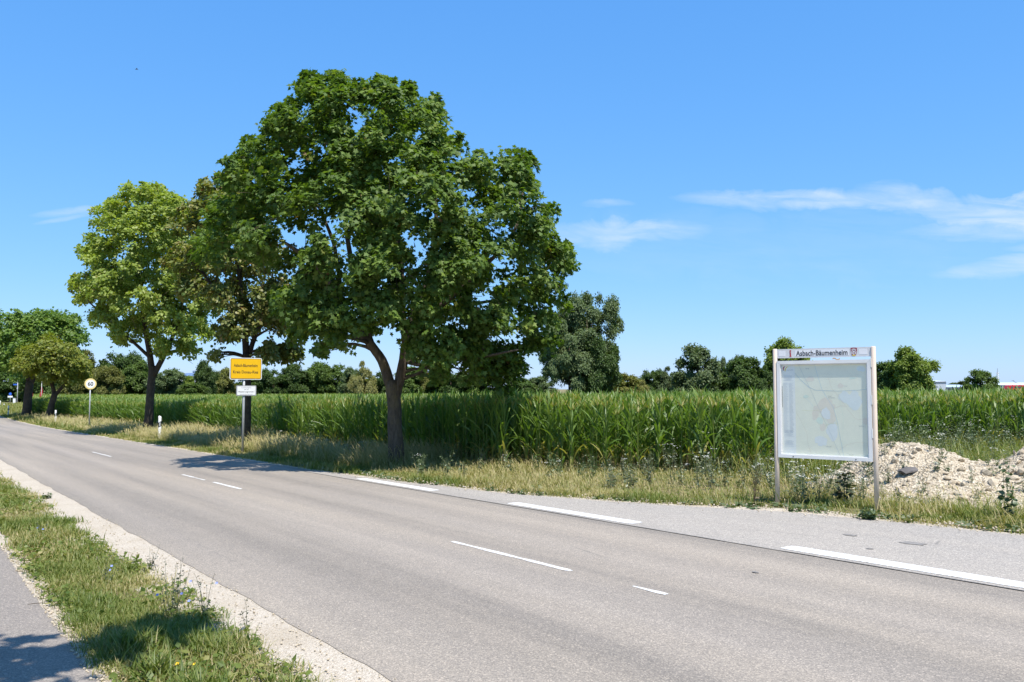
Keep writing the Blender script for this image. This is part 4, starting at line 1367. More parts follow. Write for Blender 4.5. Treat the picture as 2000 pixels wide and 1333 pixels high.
# grey-green herbs with white flowers, too many to count, in front of the maize
parts = []
rs = np.random.default_rng(55)
for k in range(32):
    px = rs.uniform(1190, 1500); py = rs.uniform(905, 962)
    g = at(px, py)
    hgt = 0.45 + 0.4 * math.exp(-((px - 1330) / 90) ** 2) * rs.random() + 0.15 * rs.random()
    parts += shift(weed_parts(rs, hgt, 0.22, 7, (16, 0.055), 0.66 + 0.08 * rs.random(), 0.12), g.x, g.y, g.z)
for k in range(70):
    px = rs.uniform(1720, 2000); py = rs.uniform(862, 905)
    g = at(px, py)
    parts += shift(weed_parts(rs, 0.7 + 0.45 * rs.random(), 0.3, 7, (16, 0.075), 0.50 + 0.14 * rs.random(), 0.1), g.x, g.y, g.z)
for k in range(40):
    px = rs.uniform(1500, 1700); py = rs.uniform(905, 985)
    g = at(px, py)
    parts += shift(weed_parts(rs, 0.3 + 0.3 * rs.random(), 0.2, 6, (14, 0.05), 0.55 + 0.12 * rs.random(), 0.35), g.x, g.y, g.z)
for k in range(60):
    px = rs.uniform(20, 760); t_ = (px - 20) / 740
    py = 812 + t_ * 90 + rs.uniform(-3, 10)
    g = at(px, py)
    parts += shift(weed_parts(rs, 0.35 + 0.35 * rs.random(), 0.25, 5, (12, 0.08), 0.45 + 0.15 * rs.random(), 0.12, 0.006), g.x, g.y, g.z)
for k in range(36):
    px = rs.uniform(800, 1190); py = rs.uniform(900, 940)
    g = at(px, py)
    parts += shift(weed_parts(rs, 0.3 + 0.3 * rs.random(), 0.2, 5, (12, 0.06), 0.45 + 0.15 * rs.random(), 0.05), g.x, g.y, g.z)
# low leafy rosettes along the asphalt edge
for k in range(120):
    s_ = rs.uniform(2.5, 22); d_ = float(lay_edge(np.array(s_))) + abs(rs.normal()) * 0.35 + 0.12
    x_, y_ = XY(s_, d_)
    n_ = int(10 + 16 * rs.random())
    a_ = rs.random(n_) * 6.28
    o_ = np.stack([np.cos(a_), np.sin(a_), 0.25 + 0.5 * rs.random(n_)], 1)
    P_ = np.array([x_, y_, float(gs(s_)) + 0.01]) + o_ * (0.06 * rs.random(n_))[:, None]
    parts.append(scatter(*leaf_kite(), P_, frames(unit(np.array([0, 0, 1.0]) + rs.normal(size=(n_, 3)) * 0.35), o_), 0.05 + 0.07 * rs.random(n_), np.clip(0.38 + rs.normal(size=n_) * 0.15 + 0.2 * rs.random(), 0, 0.84)))
V, Fs, T = merge(parts)
ob('flowering_weeds', mk('flowering_weeds', V, Fs, M['weed'], tint=T), label='grey-green weeds with small white flowers along the maize', category='weeds', kind='stuff')
print('weeds', len(V))


def weed(name, label, cat, px, py, mat, seed, *a, **kw):
    rs = np.random.default_rng(seed)
    g = at(px, py)
    root = thing(name, label, cat, g)
    P = weed_parts(rs, *a, **kw)
    ob('stem', mesh_of('stem', P[:-1], mat), root)
    ob('leaves', mesh_of('leaves', P[-1:], mat), root)
    return root, g


def flowers(root, n, seed, hmin, hmax, spread, mat, r=0.014):
    rs = np.random.default_rng(seed)
    a = np.arange(8) / 8 * 6.28
    for k in range(n):
        c = np.array([rs.normal() * spread, rs.normal() * spread, rs.uniform(hmin, hmax)])
        nr = unit(np.array([0.2 * rs.normal(), -0.6, 0.7]))
        FR = frames(nr[None], np.array([[1.0, 0, 0]]))[0]
        rr = r * (0.75 + 0.25 * (np.arange(8) % 2))
        V = c + (FR @ np.stack([np.cos(a) * rr, np.sin(a) * rr, np.full(8, 0.003)])).T
        V = np.concatenate([V, (c - nr * 0.004)[None]])
        i = np.arange(8)
        ob('flower', mk('flower', V, [np.stack([i, (i + 1) % 8, np.full(8, 8)], 1)], mat), root)


for (px, py, h, sp, st, fl, lab) in (
        (335, 1205, 0.42, 0.20, 10, 3, 'dark wiry chicory plant with thin bare stems, largest one on the grass strip'),
        (405, 1205, 0.34, 0.14, 6, 2, 'wiry chicory plant at the gravel edge right of the largest one'),
        (295, 1108, 0.22, 0.10, 4, 0, 'thin wiry weed stem leaning over the pale gravel, halfway along the strip'),
        (215, 1138, 0.20, 0.14, 5, 2, 'low chicory with small blue flowers in the middle of the strip'),
        (78, 1048, 0.18, 0.14, 4, 2, 'low chicory with blue flowers near the path edge at left'),
        (480, 1232, 0.22, 0.08, 3, 0, 'single thin weed stalk on the gravel near the bottom')):
    r_, g_ = weed('chicory_plant', lab, 'weed', px, py, M['dock'], int(px), h, sp, st, (11, 0.028), 0.25, stem_r=0.0028)
    flowers(r_, fl, int(px), h * 0.35, h * 0.8, sp * 0.5, M['flower_blue'])
for k, (px, py) in enumerate([(347, 1325), (378, 1329)]):
    r_, g_ = weed('hawkbit_plant', ['yellow hawkbit flower at the bottom edge, left of the two', 'yellow hawkbit flower at the bottom edge, right of the two'][k], 'flower', px, py, M['grass'], 900 + k, 0.10, 0.04, 3, (6, 0.05), 0.3, stem_r=0.002)
    flowers(r_, 1, 910 + k, 0.09, 0.11, 0.008, M['flower_yellow'], 0.013 - 0.003 * k)
weed('dock_plant', 'dark broad-leaved weed standing right behind the map board frame', 'weed', 1650, 985, M['dock'], 71, 0.72, 0.14, 5, (26, 0.11), 0.35)
weed('dry_stalk', 'thin dry brown weed stalk left of the map board', 'weed', 1473, 985, M['dock'], 72, 0.62, 0.14, 5, (10, 0.05), 0.85)
weed('thistle_plant', 'tall single weed with thin spike at the right edge before the rubble', 'weed', 1968, 1020, M['weed'], 73, 0.75, 0.12, 4, (26, 0.085), 0.30)
weed('dock_plant', 'rust red seeding dock stalk in front of the maize right of the big trunk', 'weed', 934, 905, M['dock'], 74, 0.55, 0.03, 2, (40, 0.045), 1.0)
weed('low_weed', 'low leafy weed on the pale gravel at the left edge', 'weed', 88, 975, M['weed'], 75, 0.09, 0.15, 7, (14, 0.05), 0.35)
weed('low_weed', 'leafy green weed at the foot of the right board post', 'weed', 1692, 1016, M['weed'], 76, 0.16, 0.22, 9, (16, 0.07), 0.3)

# ------------------------------------------------------------------ text helper
def text_mesh(body, width, mat, height=None, bold=0.0, thick=0.001, align='CENTER'):
    cu_ = bpy.data.curves.new('lettering', 'FONT')
    cu_.body = body
    cu_.size = 1.0
    cu_.offset = bold
    cu_.extrude = 0.0
    cu_.fill_mode = 'FRONT'
    cu_.resolution_u = 3
    o = bpy.data.objects.new('lettering', cu_)
    COL.objects.link(o)
    me = bpy.data.meshes.new_from_object(o.evaluated_get(bpy.context.evaluated_depsgraph_get()))
    bpy.data.objects.remove(o)
    bpy.data.curves.remove(cu_)
    V = np.empty(len(me.vertices) * 3, np.float32)
    me.vertices.foreach_get('co', V)
    V = V.reshape(-1, 3)
    x0, x1, z0, z1 = V[:, 0].min(), V[:, 0].max(), V[:, 1].min(), V[:, 1].max()
    k = width / (x1 - x0) if width else height / (z1 - z0)
    kz = k if height is None else height / (z1 - z0)
    ox = {'CENTER': (x0 + x1) / 2, 'LEFT': x0}[align]
    N = np.stack([(V[:, 0] - ox) * k, V[:, 2] * 0, (V[:, 1] - (z0 + z1) / 2) * kz], 1).astype(np.float32)
    me.vertices.foreach_set('co', N.ravel())
    me.materials.clear(); me.materials.append(mat)
    me.update()
    return me


def flat(poly, y, mat, name='print'):
    V = np.array([(p[0], y, p[1]) for p in poly])
    return mk(name, V, [np.arange(len(poly))[None]], mat)


def line_strip(pts, w):
    pts = np.asarray(pts, float)
    tg = unit(np.gradient(pts, axis=0)); nm = np.stack([-tg[:, 1], tg[:, 0]], 1)
    a, b = pts + nm * w / 2, pts - nm * w / 2
    return np.concatenate([a, b]), len(pts)


def blob(cx, cz, rx, rz, seed, n=26, amp=0.35):
    rs = np.random.default_rng(seed)
    a = np.arange(n) / n * 6.283
    r = 1 + amp * (fbm(np.cos(a) * 1.5 + seed, np.sin(a) * 1.5, seed, 3) - 0.5) * 2 + rs.normal(size=n) * 0.05
    return [(cx + rx * r[i] * math.cos(a[i]), cz + rz * r[i] * math.sin(a[i])) for i in range(n)]


# ------------------------------------------------------------------ map board
pL, pR = at(1519, 985), at(1707, 1000)
BW = math.hypot(pR.x - pL.x, pR.y - pL.y)
brz = math.atan2(pR.y - pL.y, pR.x - pL.x) + R(6)
board = thing('map_board', 'framed town map board on two cream posts beside the lay-by', 'notice board', (pL.x, pL.y, min(pL.z, pR.z)), brz)
BH = 2.47
for x_ in (0.0, BW):
    ob('post', mesh_of('post', [tube([(x_, 0, -0.3), (x_, 0, 1.0), (x_, 0, BH - 0.012), (x_, 0, BH)], [0.036, 0.036, 0.036, 0.030], 20)], M['post'], True), board)
x0, x1 = 0.034, BW - 0.034
hd = ob('header_panel', mesh_of('header_panel', [prism(rrect(x0, x1, BH - 0.150, BH - 0.006, 0.004, 1), -0.012, 0.018)], M['panel']), board)
yF = -0.0135
ob('plate', mesh_of('plate', [prism(rrect(BW * 0.215, BW * 0.765, BH - 0.122, BH - 0.030, 0.004, 2), yF, -0.0118)], M['panel_light']), hd)
ob('plate', mesh_of('plate', [prism(rrect(BW * 0.045, BW * 0.115, BH - 0.118, BH - 0.036, 0.004, 2), yF, -0.0118)], M['panel_light']), hd)
ob('plate', mesh_of('plate', [prism(rrect(BW * 0.865, BW * 0.945, BH - 0.118, BH - 0.036, 0.004, 2), yF, -0.0118)], M['panel_light']), hd)
tm_ = text_mesh('Asbach-B\u00e4umenheim', BW * 0.525, M['black'], 0.082, bold=0.016)
ob('town_name', tm_, hd, loc=(BW * 0.49, yF - 0.0015, BH - 0.079))
# red information "i" with serifs
zi = BH - 0.078
ip_ = [prism([(-0.016, -0.052), (0.016, -0.052), (0.016, -0.043), (0.009, -0.043), (0.009, 0.018), (-0.016, 0.018), (-0.016, 0.009), (-0.009, 0.009), (-0.009, -0.043), (-0.016, -0.043)], -0.002, 0.0),
       prism([(0.013 * math.cos(a) - 0.001, 0.040 + 0.013 * math.sin(a)) for a in np.arange(14) / 14 * 6.283], -0.002, 0.0)]
ob('information_letter', mesh_of('information_letter', ip_, M['red_print']), hd, loc=(BW * 0.168, -0.0135, zi))
# coat of arms
sh = [(-0.043, 0.058), (-0.02, 0.062), (0.0, 0.063), (0.02, 0.062), (0.043, 0.058), (0.042, 0.01), (0.036, -0.028), (0.024, -0.05), (0.0, -0.062), (-0.024, -0.05), (-0.036, -0.028), (-0.042, 0.01)]
cr = ob('coat_of_arms', mesh_of('coat_of_arms', [prism([(x * 1.06, z * 1.05) for x, z in sh], -0.002, 0.0)], M['crest_red']), hd, loc=(BW * 0.815, -0.0125, BH - 0.078))
gp = flat([(-0.026, -0.043), (0.026, -0.043), (0.018, -0.055), (0.0, -0.0622), (-0.018, -0.055)], -0.004, M['gold'], 'gold_hill')
ob('gold_hill', gp, cr)
tp = [prism([(-0.006, -0.045), (0.006, -0.045), (0.0045, 0.0), (0.010, 0.018), (-0.010, 0.018), (-0.0045, 0.0)], -0.0045, -0.0035)]


def curl(cx, cz, r, a0, a1, w):
    a = np.linspace(R(a0), R(a1), 14)
    rr = r * np.linspace(1, 0.45, 14)
    pts = np.stack([cx + rr * np.cos(a), cz + rr * np.sin(a)], 1)
    L, n_ = line_strip(pts, w)
    V = np.stack([L[:, 0], np.full(len(L), -0.0045), L[:, 1]], 1)
    i = np.arange(n_ - 1)
    return V, [np.stack([i, i + 1, i + 1 + n_, i + n_], 1)], None


for sg in (-1, 1):
    for (cx_, cz_, r_) in ((0.022, 0.002, 0.015), (0.023, -0.022, 0.011), (0.018, 0.034, 0.014), (0.005, 0.042, 0.010)):
        tp.append(curl(sg * cx_, cz_, r_, -90, 330 if sg > 0 else -510, 0.0055))
ob('white_tree', mesh_of('white_tree', tp, M['white_print']), cr)
# scrap of orange tape dangling between header and case
q = np.linspace(0, 1, 9)
L, n_ = line_strip(np.stack([BW * 0.60 + 0.11 * q, BH - 0.178 + 0.012 * np.sin(q * 7) - 0.004 * q], 1), 0.018)
i = np.arange(n_ - 1)
ob('tape_scrap', mk('tape_scrap', np.stack([L[:, 0], np.full(len(L), 0.0), L[:, 1]], 1), [np.stack([i, i + 1, i + 1 + n_, i + n_], 1)], plain('orange_tape', (0.75, 0.42, 0.2), 0.6)), board)
q = BW * 0.60
ob('tape_thread', mesh_of('tape_thread', [tube([(q + 0.01, 0, BH - 0.152), (q + 0.012, 0, BH - 0.175)], [0.0015, 0.0015], 4)], M['white_print']), board)
# display case
fz0, fz1 = 0.745, BH - 0.195
fw = 0.052
case = ob('display_case', mesh_of('case_back', [box(x0 + 0.004, x1 - 0.004, 0.012, 0.028, fz0 + 0.004, fz1 - 0.004)], M['alu']), board)


def bar(name, poly_xz, y0, y1):
    return ob(name, mesh_of(name, [prism(poly_xz, y0, y1)], M['alu']), case)


yb = -0.040
bar('frame_rail', [(x0, fz1), (x0 + fw, fz1 - fw), (x1 - fw, fz1 - fw), (x1, fz1)], yb, 0.011)
bar('frame_rail', [(x0, fz0), (x1, fz0), (x1 - fw, fz0 + fw), (x0 + fw, fz0 + fw)], yb, 0.011)
bar('frame_rail', [(x0, fz0 + 0.0005), (x0 + fw, fz0 + fw + 0.0005), (x0 + fw, fz1 - fw - 0.0005), (x0, fz1 - 0.0005)], yb + 0.001, 0.0112)
bar('frame_rail', [(x1, fz0 + 0.0005), (x1, fz1 - 0.0005), (x1 - fw, fz1 - fw - 0.0005), (x1 - fw, fz0 + fw + 0.0005)], yb + 0.001, 0.0112)
# stepped inner lip of the door frame
g0, g1, h0, h1 = x0 + fw, x1 - fw, fz0 + fw, fz1 - fw
lip = 0.014
for pz in ([(g0, h1), (g0 + lip, h1 - lip), (g1 - lip, h1 - lip), (g1, h1)], [(g0, h0), (g1, h0), (g1 - lip, h0 + lip), (g0 + lip, h0 + lip)],
           [(g0, h0), (g0 + lip, h0 + lip), (g0 + lip, h1 - lip), (g0, h1)], [(g1, h0), (g1, h1), (g1 - lip, h1 - lip), (g1 - lip, h0 + lip)]):
    bar('inner_lip', pz, yb + 0.014, 0.0105)
for xx in (x0 + 0.24, x1 - 0.24):
    ob('lock', mesh_of('lock', [tube([(xx, yb - 0.004, fz0 + 0.022), (xx, yb + 0.01, fz0 + 0.022)], [0.009, 0.009], 12)], M['black']), case)
for zz in (fz0 + 0.35, fz0 + 0.85, fz1 - 0.12):
    ob('hinge', mesh_of('hinge', [tube([(x1 + 0.004, yb + 0.004, zz), (x1 + 0.004, yb + 0.004, zz + 0.14)], [0.008, 0.008], 10)], M['alu']), case)
sheet = ob('map_sheet', mesh_of('map_sheet', [box(g0 + 0.001, g1 - 0.001, 0.006, 0.0115, h0 + 0.001, h1 - 0.001)], M['map_base']), board)
MW, MH = g1 - g0, h1 - h0


def mp_(x, y):
    return g0 + (x - 140) / 840 * MW, h1 - (y - 280 - (x - 140) / 840 * (-6)) / 905 * MH


def mpoly(pts, y, mat, name):
    ob(name, flat([mp_(*p_) for p_ in pts], y, M[mat], name), sheet)


def mblob(cx, cy, rx, ry, seed, y, mat, name):
    c = mp_(cx, cy)
    ob(name, flat(blob(c[0], c[1], rx / 840 * MW, ry / 905 * MH, seed), y, M[mat], name), sheet)


def mline(pts, w, y, mat, name):
    P_ = np.array([mp_(*p_) for p_ in pts])
    t_ = np.arange(len(P_)); tt = np.linspace(0, len(P_) - 1, len(P_) * 4)
    P_ = np.stack([np.interp(tt, t_, P_[:, 0]), np.interp(tt, t_, P_[:, 1])], 1)
    L, n_ = line_strip(P_, w)
    i = np.arange(n_ - 1)
    ob(name, mk(name, np.stack([L[:, 0], np.full(len(L), y), L[:, 1]], 1), [np.stack([i, i + 1, i + 1 + n_, i + n_], 1)], M[mat]), sheet)


mpoly([(144, 284), (282, 284), (282, 1176), (144, 1176)], 0.0052, 'map_index', 'street_index')
mblob(760, 600, 55, 55, 1, 0.0052, 'map_water', 'lake_area')
mblob(850, 640, 65, 95, 2, 0.0050, 'map_water', 'lake_area')
mblob(915, 330, 40, 28, 3, 0.0052, 'map_water', 'lake_area')
mblob(525, 1040, 60, 45, 4, 0.0052, 'map_pale', 'quarry_area')
mblob(640, 930, 50, 100, 5, 0.0051, 'map_pale', 'industrial_area')
mblob(580, 700, 85, 80, 6, 0.0052, 'map_town', 'town_area')
mblob(630, 790, 45, 80, 7, 0.0050, 'map_town', 'town_area')
mblob(480, 770, 30, 70, 8, 0.0050, 'map_town', 'town_area')
mblob(545, 900, 28, 40, 9, 0.0050, 'map_town', 'town_area')
mblob(725, 495, 28, 24, 10, 0.0050, 'map_town', 'village_area')
mblob(950, 830, 28, 35, 11, 0.0050, 'map_town', 'village_area')
mblob(430, 430, 40, 25, 16, 0.0051, 'map_town', 'village_area')
mblob(520, 840, 30, 35, 12, 0.0048, 'map_green', 'park_area')
mblob(580, 770, 45, 55, 13, 0.0047, 'map_pale', 'works_area')
mblob(390, 605, 30, 14, 14, 0.0050, 'map_green', 'park_area')
mblob(840, 420, 30, 8, 15, 0.0050, 'map_green', 'park_area')
mline([(282, 370), (340, 440), (420, 510), (480, 540), (700, 546), (880, 537), (978, 525)], 0.0060, 0.0044, 'map_road', 'main_road_line')
mline([(318, 284), (375, 410), (430, 520), (530, 760), (640, 1010), (712, 1182)], 0.0042, 0.0043, 'map_rail', 'railway_line')
mline([(478, 284), (505, 390), (550, 540), (610, 640), (655, 710), (688, 850), (705, 960), (742, 1182)], 0.0052, 0.0042, 'map_blue', 'river_line')
mline([(610, 420), (640, 520), (720, 620), (800, 740), (860, 815), (978, 815)], 0.0030, 0.0044, 'map_lane', 'lane_line')
mline([(660, 715), (720, 690), (780, 692)], 0.0040, 0.0041, 'map_lane', 'lane_line')
mline([(345, 740), (430, 745), (520, 735), (560, 715)], 0.0032, 0.0041, 'map_yellow', 'lane_line')
mline([(570, 885), (630, 862), (690, 858)], 0.0045, 0.0041, 'map_yellow', 'lane_line')
mline([(290, 760), (340, 860), (390, 960), (400, 1080), (430, 1170)], 0.0026, 0.0046, 'map_lane', 'lane_line')
mline([(700, 1120), (780, 1060), (860, 1038), (978, 1040)], 0.0026, 0.0046, 'map_lane', 'lane_line')
mline([(700, 560), (745, 800), (735, 1000), (730, 1100)], 0.0024, 0.0046, 'map_green', 'stream_line')
mline([(360, 600), (410, 640), (460, 700)], 0.0026, 0.0046, 'map_blue', 'stream_line')
rs = np.random.default_rng(4)
tx = []
for col0, col1 in ((158, 212), (220, 268)):
    for r_ in range(62):
        yy_ = 470 + r_ * 8.1
        a_, b_ = mp_(col0, yy_), mp_(col0 + (col1 - col0) * (0.55 + 0.45 * rs.random()), yy_)
        tx.append((np.array([(a_[0], 0.0045, a_[1]), (b_[0], 0.0045, b_[1]), (b_[0], 0.0045, b_[1] - 0.0035), (a_[0], 0.0045, a_[1] - 0.0035)]), [np.array([(0, 1, 2, 3)])], None))
for r_ in range(22):
    yy_ = (395 if r_ < 7 else 925 + 20) + (r_ % 8) * 8 + (100 if r_ > 14 else 0)
    w_ = 25 + 25 * rs.random()
    a_, b_ = mp_(212 - w_, yy_), mp_(212 + w_, yy_)
    tx.append((np.array([(a_[0], 0.0043, a_[1]), (b_[0], 0.0043, b_[1]), (b_[0], 0.0043, b_[1] - 0.004), (a_[0], 0.0043, a_[1] - 0.004)]), [np.array([(0, 1, 2, 3)])], None))
M['map_faint'] = plain('map_faint', (0.62, 0.63, 0.64), 0.7)
ob('index_lines', mesh_of('index_lines', tx, M['map_faint']), sheet)
for tx_, mx_, my_, w_ in (('Asbach-', 620, 597, 40), ('B\u00e4umenheim', 638, 612, 62), ('Mertingen', 603, 1090, 46), ('Hamlar', 408, 325, 36), ('Eggelstetten', 912, 880, 50), ('Nordheim', 774, 498, 30), ('Oberndorf', 810, 1160, 40)):
    c_ = mp_(mx_, my_)
    ob('place_name', text_mesh(tx_, w_ / 840 * MW, M['map_text']), sheet, loc=(c_[0], 0.0040, c_[1]))
for (pts, m_) in (([(165, 345), (160, 325), (168, 305), (182, 300), (178, 312), (170, 326), (172, 345)], 'red_print'), ([(178, 350), (182, 325), (205, 302), (212, 306), (192, 325), (186, 352)], 'gold'), ([(210, 283), (236, 285), (235, 300), (222, 310), (213, 300)], 'map_green')):
    mpoly(pts, 0.0042, m_, 'logo_stroke')
c_ = mp_(228, 338)
ob('logo_name', text_mesh('Asbach-B\u00e4umenheim', 0.115, M['map_text'], 0.012), sheet, loc=(c_[0], 0.0042, c_[1]))
ob('strip_label', flat([mp_(147, 500), mp_(153, 500), mp_(153, 715), mp_(147, 715)], 0.0042, M['dark_grey'], 'strip_label'), sheet)
ob('glass_pane', mesh_of('glass_pane', [box(g0 + 0.001, g1 - 0.001, -0.0195, -0.0165, h0 + 0.001, h1 - 0.001)], M['glass']), case)

# ------------------------------------------------------------------ road signs
RZ = math.atan2(-ST, CT) * -1  # signs face back along the road
face = math.atan2(CT, -ST) - math.pi / 2   # local +y points down the road, local -y to the viewer


def stand(name, label, cat, px, py, group=None, rz=None):
    g = at(px, py)
    return thing(name, label, cat, g, face if rz is None else rz, group)


ts = stand('town_sign', 'yellow town entry sign with a white notice plate on a grey pole', 'road sign', 474, 885)
ob('pole', mesh_of('pole', [tube([(0, 0, -0.3), (0, 0, 1.5), (0, 0, 3.14)], [0.038, 0.038, 0.038], 16)], M['galv'], True), ts)
w2, zb, zt = 0.54, 2.44, 3.17
sp_ = ob('sign_plate', mesh_of('sign_plate', [prism(rrect(-w2 + 0.04, w2 + 0.04, zb, zt, 0.06), -0.062, -0.044)], M['sign_white']), ts)
ob('black_border', mesh_of('black_border', [prism(rrect(-w2 + 0.064, w2 + 0.016, zb + 0.024, zt - 0.024, 0.045), -0.0655, -0.0625)], M['black']), sp_)
ob('yellow_field', mesh_of('yellow_field', [prism(rrect(-w2 + 0.079, w2 + 0.001, zb + 0.039, zt - 0.039, 0.032), -0.0695, -0.066)], M['sign_yellow']), sp_)
ob('sign_text', text_mesh('Asbach-B\u00e4umenheim', 0.80, M['black'], 0.105, bold=0.012), sp_, loc=(0.03, -0.0715, zb + 0.475))
ob('sign_text', text_mesh('Kreis Donau-Ries', 0.84, M['black'], 0.098, bold=0.012), sp_, loc=(0.03, -0.0715, zb + 0.255))
for zz in (zb + 0.14, zt - 0.14):
    ob('bracket', mesh_of('bracket', [box(-0.42, 0.48, -0.0435, -0.036, zz - 0.02, zz + 0.02)], M['galv']), ts)
np_ = ob('notice_plate', mesh_of('notice_plate', [prism(rrect(-0.27, 0.40, 1.90, 2.245, 0.035), -0.062, -0.046)], M['galv']), ts)
ob('notice_border', mesh_of('notice_border', [prism(rrect(-0.252, 0.382, 1.918, 2.227, 0.022), -0.065, -0.0625)], M['black']), np_)
ob('notice_field', mesh_of('notice_field', [prism(rrect(-0.244, 0.374, 1.926, 2.219, 0.018), -0.069, -0.0655)], M['sign_white']), np_)
for tx_, zz, w_, h_ in (('Im Gemeindegebiet', 2.165, 0.33, 0.036), ('gilt das', 2.105, 0.15, 0.036), ('Plakatierungsverbot !', 2.03, 0.53, 0.062), ('Gemeinde Asbach-B\u00e4umenheim', 1.955, 0.42, 0.02)):
    ob('notice_text', text_mesh(tx_, w_, M['black' if h_ > 0.05 else 'dark_grey'], h_, bold=0.008), np_, loc=(0.065, -0.0705, zz))

s6 = stand('speed_limit_sign', 'round white speed limit sign reading 60 with faded yellow rim', 'road sign', 174, 838)
ob('pole', mesh_of('pole', [tube([(0, 0, -0.3), (0, 0, 1.5), (0, 0, 3.25)], [0.038, 0.038, 0.038], 14)], M['galv'], True), s6)


def disc(r, y0, y1, z, n=40):
    a = np.arange(n) / n * 6.2832
    return prism([(r * math.cos(v), z + r * math.sin(v)) for v in a], y0, y1)


zc = 2.98
dk = ob('sign_disc', mesh_of('sign_disc', [disc(0.365, -0.060, -0.044, zc)], M['faded_ring']), s6)
ob('white_centre', mesh_of('white_centre', [disc(0.275, -0.064, -0.0605, zc)], M['sign_white']), dk)
ob('sign_number', text_mesh('60', 0.33, M['black'], 0.27, bold=0.02), dk, loc=(0.0, -0.067, zc))
ob('bracket', mesh_of('bracket', [box(-0.1, 0.1, -0.0435, -0.034, zc - 0.02, zc + 0.02)], M['galv']), s6)


def delineator(px, py, label):
    r_ = stand('delineator_post', label, 'roadside post', px, py, 'white delineator posts along the road')
    sec = [(-0.06, -0.05), (0.06, -0.05), (0.066, -0.03), (0.02, 0.07), (-0.02, 0.07), (-0.066, -0.03)]
    n = len(sec)

    def seg(z0, z1, k=1.0, slope=0.0):
        V = np.array([(x * k, y * k, z + (slope * y if z == z1 else 0)) for z in (z0, z1) for x, y in sec])
        i = np.arange(n)
        return V, [np.stack([i, (i + 1) % n, (i + 1) % n + n, i + n], 1), np.array([list(range(n))[::-1], list(range(n, 2 * n))])], None
    ob('body', mesh_of('body', [seg(-0.2, 1.06, 1.0, 0.5)], M['plastic_white']), r_)
    # slanted black band wraps the body
    V = np.array([(x * 1.03, y * 1.03, z + x * 0.55) for z in (0.60, 0.83) for x, y in sec])
    i = np.arange(n)
    bd = ob('black_band', mk('black_band', V, [np.stack([i, (i + 1) % n, (i + 1) % n + n, i + n], 1)], M['plastic_black']), r_)
    ob('reflector', mesh_of('reflector', [box(-0.022, 0.022, -0.056, -0.052, 0.64, 0.80)], M['reflector']), bd)


delineator(311, 860, 'nearest white delineator post, right of the yellow-green maple trunk')
delineator(108, 828, 'white delineator post between the small olive tree and the 60 sign')
delineator(16, 813, 'far white delineator post at the left edge')

# ------------------------------------------------------------------ rubble heap
def mound(x, y):
    def gsn(cx, cy, rx, ry, h, a=0.0):
        dx, dy = x - cx, y - cy
        u, v = dx * math.cos(a) + dy * math.sin(a), -dx * math.sin(a) + dy * math.cos(a)
        return h * np.exp(-((u / rx) ** 2 + (v / ry) ** 2) ** 1.15)
    z = gsn(7.4, 15.9, 0.95, 1.2, 0.80) + gsn(6.5, 16.2, 0.7, 0.8, 0.16) + gsn(10.2, 14.6, 1.5, 1.6, 1.15) + gsn(8.2, 14.3, 1.4, 1.15, 0.24) + gsn(7.3, 14.4, 0.9, 0.8, 0.13)
    z = z * (0.86 + 0.30 * fbm(x * 2.2, y * 2.2, 91, 4)) + 0.10 * (fbm(x * 5, y * 5, 92, 4) - 0.5) * np.clip(z * 4, 0, 1) + 0.03 * (fbm(x * 16, y * 16, 95, 3) - 0.5) * np.clip(z * 4, 0, 1)
    return z - 0.035


hx = np.linspace(4.6, 13.4, 190); hy = np.linspace(12.2, 18.8, 140)
X_, Y_ = np.meshgrid(hx, hy, indexing='ij')
Z_ = mound(X_, Y_)
V = np.stack([X_, Y_, Z_ + G(X_, Y_)], -1).reshape(-1, 3)
i = (np.arange(189)[:, None] * 140 + np.arange(139)[None]).ravel()
Fq = np.stack([i, i + 140, i + 141, i + 1], 1)
Fq = Fq[(Z_.reshape(-1)[Fq] > -0.03).any(1)]
hc = Vector((8.3, 14.8, float(G(8.3, 14.8))))
heap = thing('rubble_heap', 'long heap of pale limestone rubble behind the right side of the board', 'rubble heap', hc)
used, inv = np.unique(Fq, return_inverse=True)
ob('mound', mk('mound', V[used] - np.array(hc), [inv.reshape(-1, 4)], M['spoil'], tint=np.zeros(len(used)), smooth=True), heap)


def rock(seed, n=2):
    rs = np.random.default_rng(seed)
    # blunt faceted stone from a subdivided octahedron
    V = [(1, 0, 0), (-1, 0, 0), (0, 1, 0), (0, -1, 0), (0, 0, 1), (0, 0, -1)]
    F = [(0, 2, 4), (2, 1, 4), (1, 3, 4), (3, 0, 4), (2, 0, 5), (1, 2, 5), (3, 1, 5), (0, 3, 5)]
    V = [np.array(v, float) for v in V]
    G2, mid = [], {}

    def m_(a, b):
        k = (min(a, b), max(a, b))
        if k not in mid:
            mid[k] = len(V); V.append(unit(V[a] + V[b]))
        return mid[k]
    for a, b, c in F:
        ab, bc, ca = m_(a, b), m_(b, c), m_(c, a)
        G2 += [(a, ab, ca), (ab, b, bc), (ca, bc, c), (ab, bc, ca)]
    V = np.array(V)
    for _ in range(5):
        nrm = unit(rs.normal(size=3)); c = 0.55 + 0.3 * rs.random()
        ov = np.maximum(V @ nrm - c, 0)
        V = V - ov[:, None] * nrm
    V *= (1 + rs.normal(size=(len(V), 1)) * 0.05) * np.array([1, 0.8 + 0.2 * rs.random(), 0.55 + 0.3 * rs.random()])
    return V, [np.array(G2)]


